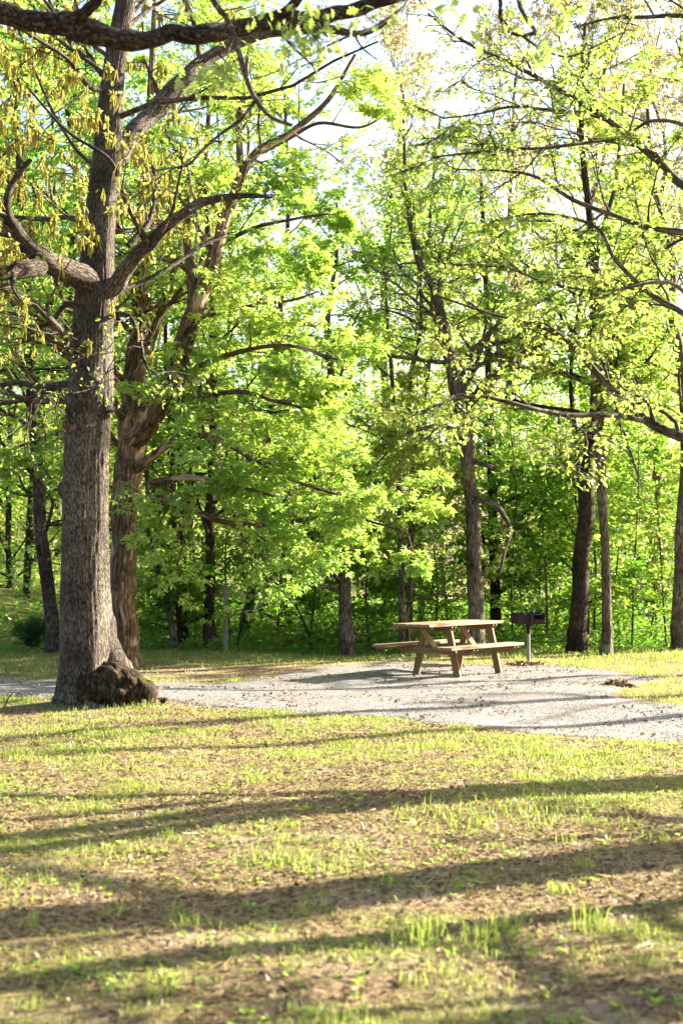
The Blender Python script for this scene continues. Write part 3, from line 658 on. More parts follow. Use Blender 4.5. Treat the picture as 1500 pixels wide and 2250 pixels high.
tree('forked_tree', 'tall tree with crooked limbs forking high up, rising behind the picnic table', 25.0,
     [(1047, 1440, 38), (1046, 1370, 37), (1042, 1250, 34), (1036, 1120, 32), (1026, 1000, 32), (1014, 900, 36), (1000, 830, 34), (985, 770, 28), (972, 700, 24), (955, 640, 20), (932, 600, 18), (915, 560, 15), (900, 480, 12), (890, 380, 9), (885, 200, 5)],
     B_GREY, L_YELLOW, seed=77, sides=18,
     limbs=[
       [(1010, 905, 26), (1050, 865, 24, -.1), (1100, 815, 22, -.2), (1150, 780, 20, -.3), (1205, 748, 14, -.4), (1270, 735, 8, -.5)],
       [(1000, 800, 20), (1030, 790, 17, .2), (1060, 760, 15, .3), (1110, 750, 10, .5), (1160, 720, 7, .7)],
       [(955, 640, 15), (975, 610, 13, .1), (1000, 585, 11, .2), (1060, 575, 8, .4)],
       [(1040, 1095, 15), (1060, 1100, 15, -.3), (1090, 1112, 13, -.5), (1110, 1140, 11, -.6), (1120, 1165, 10, -.65), (1108, 1210, 8, -.7), (1098, 1260, 5, -.7)],
       [(1035, 1010, 16), (1060, 1020, 12, -.2), (1085, 1030, 9, -.4)],
       [(1020, 960, 12), (970, 935, 9, -.4), (900, 950, 7, -.8), (840, 980, 5, -1.)],
       [(1100, 820, 12, -.2), (1090, 740, 10, 0), (1060, 690, 7, .2), (1010, 650, 5, .3)]],
     crown=dict(E, k1=22, l1=2.3, t=(.42, 1), m=7, size=.09), extra=[(0, dict(E, k1=8, l1=1.3, t=(.3, 1), size=.09)), (1, dict(E, k1=6, l1=1.2, size=.09)), (2, dict(E, k1=6, l1=1.1, size=.09)), (5, dict(E, k1=8, l1=.9, size=.09)), (6, dict(E, k1=5, l1=1., size=.09)),
         (3, dict(E, k1=4, l1=.4, k2=3, k3=2, m=4, size=.07))])

TB = dict(k1=30, l1=3.4, t=(.38, 1), a1=.6, k2=7, k3=5, m=12, size=.085, flat=.1, trop1=.16, jit=.9, droop=-.6, taper=.35)
for i, (x, D, lab) in enumerate(((1440, 33, 'tall tree with tan flower buds, highest at the right edge against the sky'), (1300, 35, 'tall tree with tan flower buds above the slim wavy trunk'), (1120, 36, 'tan budding tree rising behind the forked tree, to its right'), (850, 38, 'tan budding tree left of the forked tree, against the bright gap'), (1560, 30, 'tan budding tree just outside the right edge'))):
    b = 1232 + (EYE - .3) * F / D
    tree('budding_tree', lab, D, [(x, b, 24), (x + 4, b - 300, 20), (x - 12, 850, 17), (x + 12, 640, 13), (x + 4, 480, 9), (x + 26, 330, 7), (x + 10, 180, 5), (x + 22, 60 + i * 25, 2)], B_GREY, L_TAN, crown=TB, seed=140 + i, group='tan budding trees')

# small trunks on the grassy rise at the far left
for i, (x, b, D, wd, lab) in enumerate(((24, 1385, 34, 17, 'slim trunk on the grassy rise, at the left edge of the picture'), (76, 1328, 38, 15, 'dark trunk on the grassy rise, just left of the leaning plated trunk'), (2, 1300, 42, 14, 'small far trunk high on the grassy rise, cut by the left edge'), (128, 1320, 40, 12, 'thin far trunk on the rise, seen in the gap between oak and leaning trunk'))):
    tree('hillside_tree', lab, D, [(x, b, wd), (x - 1, b - 100, wd * .9), (x - 4, 1150, wd * .8), (x - 2, 950, wd * .7), (x + 3, 700, wd * .5), (x, 420, wd * .3)], B_DARK, L_YELLOW if i % 2 else L_MAPLE, crown=dict(E, k1=24, l1=3.0, t=(.22, 1), size=.17), seed=90 + i, group='small trunks on the grassy rise')

# ---- 4. maple outside the right edge reaching in with thin branches
RK = dict(k1=9, t=(.15, 1), l1=.95, a1=.8, k2=6, k3=4, l2=-.45, m=5, size=.055, flat=.85, trop1=.0, wob=.2, jit=.4, rr=.5, m2=2, droop=.4)
tree('overhanging_maple', 'maple rooted outside the right edge, thin branches of small yellow green leaves reaching in', 12.5,
     [(2160, 1640, 118), (2150, 1450, 100), (2140, 1200, 92), (2120, 980, 86), (2090, 760, 74), (2060, 500, 62), (2020, 200, 50), (1990, -150, 38), (1970, -500, 20), (1960, -800, 8)], B_GREY, L_YELLOW, seed=120,
     limbs=[
       [(2110, 1080, 44), (1900, 1070, 36), (1700, 1020, 30, .2), (1580, 990, 27, .3), (1500, 962, 24, .4), (1430, 930, 22, .5), (1370, 880, 20, .5), (1310, 820, 17, .6), (1250, 750, 14, .6), (1190, 720, 9, .7), (1080, 690, 6, .8), (960, 650, 4, .9)],
       [(1420, 925, 14, .5), (1340, 912, 13, .3), (1250, 912, 11, .1), (1170, 898, 10, -.1), (1100, 880, 9, -.2), (1040, 870, 7, -.3), (960, 890, 5, -.4), (880, 925, 4, -.4)],
       [(2070, 640, 50), (1850, 560, 36), (1650, 490, 26), (1500, 408, 20, .2), (1440, 350, 17, .3), (1370, 292, 15, .4), (1300, 240, 13, .5), (1240, 205, 12, .5), (1170, 165, 10, .6), (1090, 125, 9, .7), (1010, 85, 7, .7), (940, 30, 5, .8)],
       [(1380, 300, 12, .4), (1300, 312, 9, .2), (1200, 325, 8, 0), (1120, 328, 7, -.1), (1040, 335, 6, -.2), (950, 345, 4, -.3)],
       [(1290, 236, 9, .5), (1260, 245, 8, .3), (1200, 240, 7, .1), (1120, 235, 6, 0), (1050, 250, 5, 0), (970, 260, 4, 0)],
       [(2080, 700, 40), (1800, 600, 30), (1600, 530, 20), (1500, 510, 16), (1420, 500, 13, .2), (1340, 470, 11, .3), (1260, 440, 10, .4), (1180, 390, 7, .6), (1100, 375, 5, .7), (1000, 372, 4, .8)],
       [(1900, 1000, 34), (1750, 850, 22), (1600, 760, 18), (1500, 690, 14), (1420, 640, 12), (1350, 570, 10, .1), (1310, 500, 8, .2), (1200, 470, 6, .3), (1100, 480, 4, .4)],
       [(1600, 470, 14), (1530, 300, 10, -.3), (1440, 265, 8, -.4), (1370, 300, 6, -.4)],
       [(2030, 260, 40), (1800, 120, 26), (1620, 60, 16), (1500, 35, 11), (1420, 38, 9), (1340, 40, 7), (1260, 60, 4)],
       [(1590, 760, 12), (1500, 640, 10, -.4), (1440, 620, 8, -.5), (1330, 640, 6, -.6), (1200, 620, 5, -.6), (1050, 560, 4, -.7)],
     ],
     extra=[(0, dict(RK, t=(.35, 1), k1=10)), (1, dict(RK, k1=10)), (2, dict(RK, t=(.3, 1), k1=10, m=3)), (3, dict(RK, m=4)), (4, dict(RK, m=3)), (5, dict(RK, t=(.3, 1), k1=11)), (6, dict(RK, t=(.3, 1))), (7, dict(RK, k1=4, m=4)), (8, dict(RK, t=(.4, 1), k1=5, m=3)), (9, dict(RK, t=(.2, 1)))],
     crown=dict(E, k1=10, t=(.6, 1), l1=2.2, size=.07), trunk_kids=B_TWIG)

# ---- 5. near oak outside the left edge: the dark bough across the top and the lichen grey hanging branch
def oak_leaf_mesh():
    prof = [(0, .012), (.12, .02), (.2, .11), (.27, .07), (.36, .26), (.43, .25), (.47, .10), (.56, .31), (.65, .30), (.68, .12), (.77, .2), (.85, .18), (.9, .08), (1.0, .01)]
    me = []
    for sd_ in range(3):
        r = np.random.default_rng(sd_); V = []; Fc = []
        for y, wd in prof:
            z = -.18 * y * y + r.normal() * .01; wd = wd * r.uniform(.85, 1.15)
            V += [(-wd, y + wd * .25, z + .25 * wd), (0, y, z), (wd, y + wd * .25, z + .25 * wd)]
        for i in range(len(prof) - 1):
            b = 3 * i; Fc += [(b, b + 1, b + 4, b + 3), (b + 1, b + 2, b + 5, b + 4)]
        a = Acc(); a.add(np.array(V), np.array(Fc), tone=r.uniform(.3, .9)); me.append(a.mesh('leaf', L_OAK))
    return me
def near_oak():
    D = 8.6; rng = np.random.default_rng(200)
    tr = px_line([(-1300, 2250, 200), (-1290, 1700, 150), (-1270, 1200, 130), (-1240, 700, 120), (-1200, 200, 100), (-1150, -300, 70), (-1120, -700, 30)], D)
    tr = fix_base(tr)
    root = thing('overhanging_oak', (tr[0, 0], tr[0, 1], float(ground(tr[0, 0], tr[0, 1]))), 'oak rooted outside the left edge, its dark bough crossing the top of the picture', 'tree')
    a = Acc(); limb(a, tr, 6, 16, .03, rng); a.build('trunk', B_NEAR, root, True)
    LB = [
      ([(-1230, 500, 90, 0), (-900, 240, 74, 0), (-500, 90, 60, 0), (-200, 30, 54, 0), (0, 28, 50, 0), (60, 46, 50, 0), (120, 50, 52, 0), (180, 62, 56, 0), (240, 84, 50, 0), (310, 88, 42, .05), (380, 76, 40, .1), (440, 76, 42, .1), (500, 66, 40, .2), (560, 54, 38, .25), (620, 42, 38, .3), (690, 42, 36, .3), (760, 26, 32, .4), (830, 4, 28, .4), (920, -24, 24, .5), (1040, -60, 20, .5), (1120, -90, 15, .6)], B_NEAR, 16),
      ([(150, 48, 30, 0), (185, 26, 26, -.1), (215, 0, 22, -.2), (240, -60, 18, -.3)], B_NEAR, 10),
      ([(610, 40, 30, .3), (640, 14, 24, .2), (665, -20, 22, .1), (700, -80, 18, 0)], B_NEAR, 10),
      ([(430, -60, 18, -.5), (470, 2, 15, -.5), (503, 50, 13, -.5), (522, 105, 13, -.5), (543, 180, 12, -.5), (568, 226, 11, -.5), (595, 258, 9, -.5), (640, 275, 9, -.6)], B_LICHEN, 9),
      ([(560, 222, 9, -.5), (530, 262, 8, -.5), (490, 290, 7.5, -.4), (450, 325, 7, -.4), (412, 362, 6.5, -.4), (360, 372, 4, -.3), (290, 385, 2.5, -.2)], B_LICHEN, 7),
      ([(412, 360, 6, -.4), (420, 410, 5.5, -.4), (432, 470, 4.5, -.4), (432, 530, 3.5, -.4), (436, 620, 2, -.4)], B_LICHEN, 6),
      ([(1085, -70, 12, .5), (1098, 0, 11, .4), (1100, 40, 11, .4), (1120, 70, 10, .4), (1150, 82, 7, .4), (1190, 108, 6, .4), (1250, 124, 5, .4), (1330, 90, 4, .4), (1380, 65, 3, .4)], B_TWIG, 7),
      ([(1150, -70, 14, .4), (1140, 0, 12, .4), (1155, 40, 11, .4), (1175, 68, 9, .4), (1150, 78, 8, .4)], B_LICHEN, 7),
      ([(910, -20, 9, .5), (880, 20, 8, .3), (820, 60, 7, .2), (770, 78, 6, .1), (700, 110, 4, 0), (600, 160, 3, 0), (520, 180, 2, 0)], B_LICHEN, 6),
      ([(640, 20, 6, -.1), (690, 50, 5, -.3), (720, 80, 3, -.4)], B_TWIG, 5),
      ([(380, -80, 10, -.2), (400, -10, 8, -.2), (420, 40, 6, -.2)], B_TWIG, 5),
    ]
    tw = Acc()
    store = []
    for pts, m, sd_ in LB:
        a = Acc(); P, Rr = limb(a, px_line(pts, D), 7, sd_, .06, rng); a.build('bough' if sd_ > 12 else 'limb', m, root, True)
        store.append((P, Rr))
    for i in (3, 4, 5, 8):
        p, r = cut(*store[i], .1, 1, 10); q, rq = children(p, r, 7, 0, 1, .22, .9, 5, .3, .0, .4, .0016, 0, .4, rng); tubes(tw, q, rq, 3)
    tag(tw.build('branches', B_LICHEN, root, True), kind='stuff')
    lm = oak_leaf_mesh()
    spots = [(650, 50, 26), (690, 95, 26), (640, 110, 18), (505, 165, 26), (470, 190, 22), (450, 160, 10), (540, 140, 6), (1175, 90, 16), (1220, 105, 18), (1100, 55, 12), (1060, 60, 8), (1120, 20, 10), (700, 30, 16), (800, 30, 10), (560, 15, 10), (415, 20, 8), (980, 5, 12), (1230, 60, 6)]
    stems = []
    for (sx, sy, k) in spots:
        c0 = at(sx, sy, D + (.35 if sx > 900 else -.3))
        for j in range(k):
            p = c0 + rng.normal(size=3) * [.075, .075, .055]
            stems.append(np.stack([c0 + [0, 0, .05], (c0 + p) / 2 + [0, 0, .02], p]))
            o = bpy.data.objects.new('leaf', lm[j % 3]); COL.objects.link(o); o.parent = root; o.matrix_parent_inverse = root.matrix_basis.inverted()
            o.location = p; o.rotation_euler = (rng.normal(-.9, .5), rng.normal(0, .5), rng.uniform(0, 6.28)); s_ = rng.uniform(.05, .105); o.scale = (s_, s_, s_)
    st = Acc(); tubes(st, np.array(stems), np.full((len(stems), 3), .0013), 3); tag(st.build('leaf_stems', B_TWIG, root, True), kind='stuff')
near_oak()

# ---- 6. trees outside the right edge whose trunks throw the long shadow bands over the lawn
sdir = np.array([math.sin(SUN_AZ), math.cos(SUN_AZ)])
def caster(px, py, dist, r, seed, lab, hgt=11, lean=0., low=None):
    X0, Y0 = gpt(px, py); b = np.array([X0, Y0]) + sdir * dist
    z = float(ground(*b)); rng = np.random.default_rng(seed)
    ln = np.array([(b[0], b[1], z - .1, r * 1.35), (b[0], b[1], z + .4, r * 1.05), (b[0] + lean, b[1] + .1, z + 3, r), (b[0] + lean * 2.2, b[1] - .1, z + 6, r * .85), (b[0] + lean * 2.5, b[1], z + 9, r * .6), (b[0] + lean * 3, b[1], z + hgt, r * .2)])
    root = thing('lawn_tree', (b[0], b[1], z), lab, 'tree', 'trees standing outside the right edge')
    a = Acc(); P, Rr = limb(a, ln, 6, 16, .05, rng); a.build('trunk', B_OAK, root, True)
    wd = Acc(); lf = Acc(); p, q = cut(P, Rr, .62, 1, 10)
    if low:
        p2, q2 = cut(P, Rr, low, .62, 10); crown_from(wd, lf, p2, q2, k1=9, t=(0, 1), l1=2.4, a1=1.3, k2=5, k3=3, m=4, size=.10, rng=rng)
    crown_from(wd, lf, p, q, k1=12, t=(0, 1), l1=2.6, k2=5, k3=3, m=5, size=.09, rng=rng)
    tag(wd.build('branches', B_OAK, root, True), kind='stuff'); lf.build('crown', L_MAPLE, root)
caster(1500, 1716, 4.6, .16, 301, 'tree outside the right edge whose shadow crosses the middle of the lawn', lean=.05)
caster(1500, 1880, 6.3, .30, 302, 'broad tree outside the right edge shading the bare brown patch', lean=-.1, low=.2)
caster(1500, 1985, 3.9, .12, 303, 'tree outside the right edge whose shadow sweeps the near lawn', lean=.12, low=.25)
caster(1500, 2230, 4.2, .15, 304, 'tree outside the right edge nearest the viewer', lean=-.05, low=.16)
caster(1500, 1572, 9.0, .11, 306, 'slim tree outside the right edge whose shadow crosses the gravel', lean=.1)
caster(1700, 1522, 9.0, .16, 307, 'tree outside the right edge across the gravel turnout', lean=.0, low=.34)
caster(1500, 1475, 8.0, .14, 308, 'tree outside the right edge nearest the table and grill', lean=.2, low=.36)

# ================================================================== WOODS BEHIND
def woods():
    rng = np.random.default_rng(400)
    variants = []
    for v in range(6):
        W = Acc(); Lf = Acc(); H = 13 + 2.0 * (v % 3)
        ln = np.array([(0, 0, -.3, .10), (.35 - .15 * v, 0, 3, .08), (.12 * v + .5, .2, H * .5, .045), (1.0 - .3 * v, 0, H * .8, .03), (.2, .1, H, .015)])
        c = catmull(ln, 3); P = c[None, :, :3]; Rr = np.maximum(c[None, :, 3], .01); tubes(W, P, Rr, 6)
        lo = (.12, .3, .4, .05, .35, .2)[v]
        A_, RA_ = children(P, Rr, 30, lo, 1, 3.3, 1.05, 5, .2, .04, .4, .008, 0, .25, rng)
        B_, RB_ = children(A_, RA_, 7, .15, 1, -.45, .85, 4, .15, 0, .6, .005, .7, .4, rng)
        tubes(W, A_, RA_, 3); tubes(W, B_[:, ::3], RB_[:, ::3], 3)
        leaf_twigs(Lf, B_, 18, .20, spread=.9, jit=.5, rng=rng)
        variants.append((W, Lf))
    objs = {}
    WA = Acc(); LA = [Acc(), Acc(), Acc(), Acc()]
    spots = []
    for row, (y, step, xl, xr) in enumerate(((34.5, 4.6, -12, 9.5), (40, 4.2, -16, 12), (46, 4.6, -20, 18), (55, 5, -24, 24), (66, 6, -28, 30))):
        x = xl
        while x < xr:
            spots.append((x + rng.uniform(-1, 1), y + rng.uniform(-1.6, 1.6))); x += step
    for (x, y) in spots:
        if x < -5 and y < 45 and rng.random() < .5: continue
        v = int(rng.integers(6)); W, Lf = variants[v]; s_ = rng.uniform(.72, 1.05); a = rng.uniform(0, 6.28)
        u_ = 750 + F * x / y
        if y < 50 and u_ > 950: s_ *= .68
        elif 560 < u_ <= 950: s_ *= .64
        Rm = np.array([[math.cos(a), -math.sin(a), 0], [math.sin(a), math.cos(a), 0], [0, 0, 1]]) * s_
        off = np.array([x, y, float(ground(x, y))])
        V = np.concatenate(W.V) @ Rm.T + off
        base = 0
        for vv, ff in zip(W.V, W.F):
            pass
        allF = np.concatenate(W.F); WA.add(V, allF, bc=np.concatenate(W.bc))
        V = np.concatenate(Lf.V) @ Rm.T + off
        r = rng.random(); k = 0 if r < .5 else (1 if r < .8 else 2)
        if y > 43 and x > 3 and rng.random() < .85: k = 3
        LA[k].add(V, np.concatenate(Lf.F), tone=np.concatenate(Lf.tone))
    tag(WA.build('woodland_stems', B_DARK, smooth=True), 'dark stems and boughs of the woods massed behind the forest edge', 'woods', kind='stuff')
    for A_, m, nm, lb in zip(LA, (L_MAPLE, L_YELLOW, L_DEEP, L_TAN), ('woodland_foliage',) * 4, ('bright green foliage massed in the woods behind the forest edge', 'yellow green foliage massed in the woods behind the forest edge', 'deep green foliage massed in the woods behind the forest edge', 'tan flowering treetops massed high at the right in the woods')):
        if A_.n: tag(A_.build(nm, m), lb, 'woods', kind='stuff')
woods()

# understory saplings with low layered sprays
def sapling_data(seed, H, size, leafm, dens=1.0):
    rng = np.random.default_rng(seed); W = Acc(); Lf = Acc()
    ln = np.array([(0, 0, -.1, .026), (.12, .0, H * .3, .022), (.12, .1, H * .65, .014), (.4, 0, H, .005)])
    c = catmull(ln, 4); P = c[None, :, :3]; Rr = np.maximum(c[None, :, 3], .004); tubes(W, P, Rr, 6)
    A_, RA_ = children(P, Rr, int(20 * dens), .1, 1, H * .42, 1.15, 6, .12, .02, .45, .005, 0, .5, rng)
    B_, RB_ = children(A_, RA_, 6, .15, 1, -.42, .85, 4, .15, 0, .6, .003, .9, .4, rng)
    tubes(W, A_, RA_, 4); tubes(W, B_, RB_, 3)
    leaf_twigs(Lf, B_, 19, size * 1.1, spread=.9, jit=.38, rng=rng)
    return W.mesh('branches', B_GREY, True), Lf.mesh('crown', leafm)
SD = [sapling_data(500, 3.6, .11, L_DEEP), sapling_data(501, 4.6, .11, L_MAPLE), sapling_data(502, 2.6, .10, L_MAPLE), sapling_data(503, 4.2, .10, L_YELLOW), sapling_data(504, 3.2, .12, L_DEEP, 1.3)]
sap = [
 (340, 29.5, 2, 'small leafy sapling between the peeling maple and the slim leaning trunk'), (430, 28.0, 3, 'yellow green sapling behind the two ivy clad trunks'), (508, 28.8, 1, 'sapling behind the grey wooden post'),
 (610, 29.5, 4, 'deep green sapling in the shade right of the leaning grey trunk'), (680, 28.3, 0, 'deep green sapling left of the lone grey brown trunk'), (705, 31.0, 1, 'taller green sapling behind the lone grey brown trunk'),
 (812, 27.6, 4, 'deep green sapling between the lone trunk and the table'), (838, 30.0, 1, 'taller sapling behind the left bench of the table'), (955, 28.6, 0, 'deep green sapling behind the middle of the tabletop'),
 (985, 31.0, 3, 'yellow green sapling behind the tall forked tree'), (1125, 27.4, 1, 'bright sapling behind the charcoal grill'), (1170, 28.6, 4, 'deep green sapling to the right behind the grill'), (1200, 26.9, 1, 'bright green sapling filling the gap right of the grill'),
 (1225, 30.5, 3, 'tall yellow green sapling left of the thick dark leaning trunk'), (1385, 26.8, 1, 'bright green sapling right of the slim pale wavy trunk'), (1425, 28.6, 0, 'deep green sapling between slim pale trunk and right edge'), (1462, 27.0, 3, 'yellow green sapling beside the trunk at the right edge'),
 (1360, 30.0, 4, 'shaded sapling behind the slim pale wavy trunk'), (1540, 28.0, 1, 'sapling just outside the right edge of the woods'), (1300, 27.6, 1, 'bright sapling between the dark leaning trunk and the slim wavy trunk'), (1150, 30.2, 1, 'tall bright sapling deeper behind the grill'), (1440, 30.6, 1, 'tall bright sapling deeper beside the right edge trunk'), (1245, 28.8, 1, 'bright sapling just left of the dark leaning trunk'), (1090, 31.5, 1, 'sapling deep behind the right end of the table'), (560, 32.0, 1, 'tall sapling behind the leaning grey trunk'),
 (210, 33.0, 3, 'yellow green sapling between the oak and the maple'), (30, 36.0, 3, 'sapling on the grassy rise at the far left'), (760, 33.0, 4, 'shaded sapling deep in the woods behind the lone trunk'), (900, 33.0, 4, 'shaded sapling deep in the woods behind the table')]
for i, (px, D, k, lab) in enumerate(sap):
    x = (px - 750) / F * D; rt = thing('sapling', (x, D, float(ground(x, D))), lab, 'sapling', 'saplings under the forest edge', rz=i * 1.7)
    for me, nm in zip(SD[k], ('branches', 'crown')):
        o = bpy.data.objects.new(nm, me); COL.objects.link(o); o.parent = rt
    s_ = 1 + .12 * math.sin(i * 3.1); rt.scale = (s_, s_, s_)

# dark rounded shrub at the left
def shrub(px, D, w_, h_, m, lab, seed, n=6000, size=.035):
    rng = np.random.default_rng(seed); x = (px - 750) / F * D; g = float(ground(x, D))
    rt = thing('shrub', (x, D, g), lab, 'shrub'); W = Acc(); Lf = Acc()
    k = 26; an = rng.uniform(0, 6.28, k); P = []
    for j in range(5):
        t = j / 4; P.append(np.stack([x + np.cos(an) * w_ * .5 * t * rng.uniform(.5, 1, k), D + np.sin(an) * w_ * .5 * t * rng.uniform(.5, 1, k), g + h_ * t * rng.uniform(.6, 1, k)], 1))
    P = np.stack(P, 1); tubes(W, P, np.broadcast_to(np.linspace(.015, .004, 5) * min(1, h_ / .5), (k, 5)), 4)
    q, rq = children(P, np.full((k, 5), .006), 9, .1, 1, h_ * .32, .8, 4, .25, .05, .6, .002, 0, .3, rng); tubes(W, q, rq, 3)
    leaf_twigs(Lf, q, n // len(q), size, jit=.8, rng=rng); tag(W.build('branches', B_DARK, rt, True), kind='stuff'); Lf.build('foliage', m, rt)
shrub(68, 26.5, .75, .60, L_BUSH, 'dark rounded evergreen shrub on the lawn edge left of the leaning plated trunk', 600, n=9000)
shrub(476, 25.3, .16, .22, L_YELLOW, 'small bright leafy shoot at the foot of the dark trunk beside the post', 601, n=500, size=.05)
shrub(428, 25.6, .22, .2, L_MAPLE, 'low leafy shoot right of the ivy clad trunks', 602, n=500, size=.05)
shrub(360, 15.9, .12, .08, L_MAPLE, 'tiny green seedling at the right foot of the mossy burl', 603, n=160, size=.03)

# fallen boughs and bare stems in the woods
def stick(name, pts, D, m, lab, cat, seed=0, kids=0, kl=.4, grp=None):
    rng = np.random.default_rng(seed); q = px_line(pts, D); rt = thing(name, tuple(q[0, :3]), lab, cat, grp)
    a = Acc(); P, Rr = limb(a, q, 5, 7, .08, rng)
    if kids:
        p, r = cut(P, Rr, .2, 1, 8); c, rc = children(p, r, kids, 0, 1, kl, .8, 5, .3, 0, .4, .003, 0, .4, rng); tubes(a, c, rc, 3)
    a.build('stem', m, rt, True)
stick('fallen_branch', [(612, 1424, 7), (640, 1410, 7, .1), (665, 1418, 6, .1), (690, 1402, 5, .2), (720, 1408, 4, .3)], 27.2, B_GREY, 'pale fallen bough lying in the shaded undergrowth left of the lone trunk', 'fallen branch', 1, 6)
stick('dead_sapling', [(688, 1428, 6), (676, 1390, 6), (660, 1350, 5), (645, 1320, 4), (640, 1270, 3)], 26.8, B_DARK, 'crooked dead stem leaning left in the dark undergrowth', 'dead stem', 2, 6, .5)
stick('dead_sapling', [(520, 1432, 5), (527, 1390, 5), (540, 1350, 4), (556, 1300, 3)], 26.5, B_DARK, 'thin dead stem at the foot of the leaning grey trunk', 'dead stem', 3, 5, .4)
stick('dead_branch', [(870, 1330, 5), (910, 1318, 5, -.2), (960, 1306, 4, -.3), (1010, 1312, 3, -.4)], 25.2, B_GREY, 'bare grey spray of twigs over the tabletop', 'branch', 4, 12, .6)
stick('dead_seedling', [(8, 1556, 4), (14, 1545, 3.5), (19, 1534, 3), (27, 1524, 2.5)], 15.6, B_TWIG, 'dry little seedling with curled brown leaves at the left edge of the lawn', 'seedling', 5, 3, .08)
def vine():
    rt = thing('hanging_vine', tuple(at(1345, 880, 14.0)), 'pale dry vine strands hanging right of the slim wavy trunk', 'vine')
    a = Acc(); rng = np.random.default_rng(9)
    for k in range(6):
        q = px_line([(1346 + k * 2, 880, 2.2), (1362 + rng.uniform(-5, 8), 940, 2), (1380 + rng.uniform(-8, 8), 990, 2), (1398 + rng.uniform(-10, 8), 1040, 1.6), (1400 + rng.uniform(-20, 25), 1070 + rng.uniform(-20, 30), 1.2)], 13.6); limb(a, q, 4, 4, .1, rng)
    a.build('strand', B_LICHEN, rt, True)
vine()

# ================================================================== LAWN DETAIL
def frustum_pts(n, y0, y1, rng, pw=1.0, margin=1.5):
    y = y0 + (y1 - y0) * rng.random(n) ** pw; hw = .245 * y + margin
    x = rng.uniform(-1, 1, n) * hw; return x, y
def blades(acc, x, y, h, wd, rng, seg=True, lean=.35):
    n = len(x); z = ground(x, y); a = rng.uniform(0, 6.28, n); d = np.stack([np.cos(a), np.sin(a)], 1)
    la = rng.uniform(0, 6.28, n); ln = np.abs(rng.normal(0, lean, n)) * h; L = np.stack([np.cos(la) * ln, np.sin(la) * ln], 1)
    b = np.stack([x, y, z - .004], 1); w2 = (wd / 2)[:, None]
    v0 = b.copy(); v0[:, :2] -= d * w2; v1 = b.copy(); v1[:, :2] += d * w2
    m = b + np.concatenate([L * .35, (h * .6)[:, None]], 1); v2 = m.copy(); v2[:, :2] += d * w2 * .8; v3 = m.copy(); v3[:, :2] -= d * w2 * .8
    tip = b + np.concatenate([L, (h * rng.uniform(.8, 1, n))[:, None]], 1)
    V = np.stack([v0, v1, v2, v3, tip], 1); k = np.arange(n)[:, None] * 5
    tone = np.clip(rng.normal(.5, .28, n), 0, 1)
    base = acc.n
    acc.add(V, k + np.array([[0, 1, 2, 3]]), tone=np.repeat(tone, 5))
    acc.F.append(k + np.array([[3, 2, 4]]) + base); acc.M.append(np.zeros(n, int))
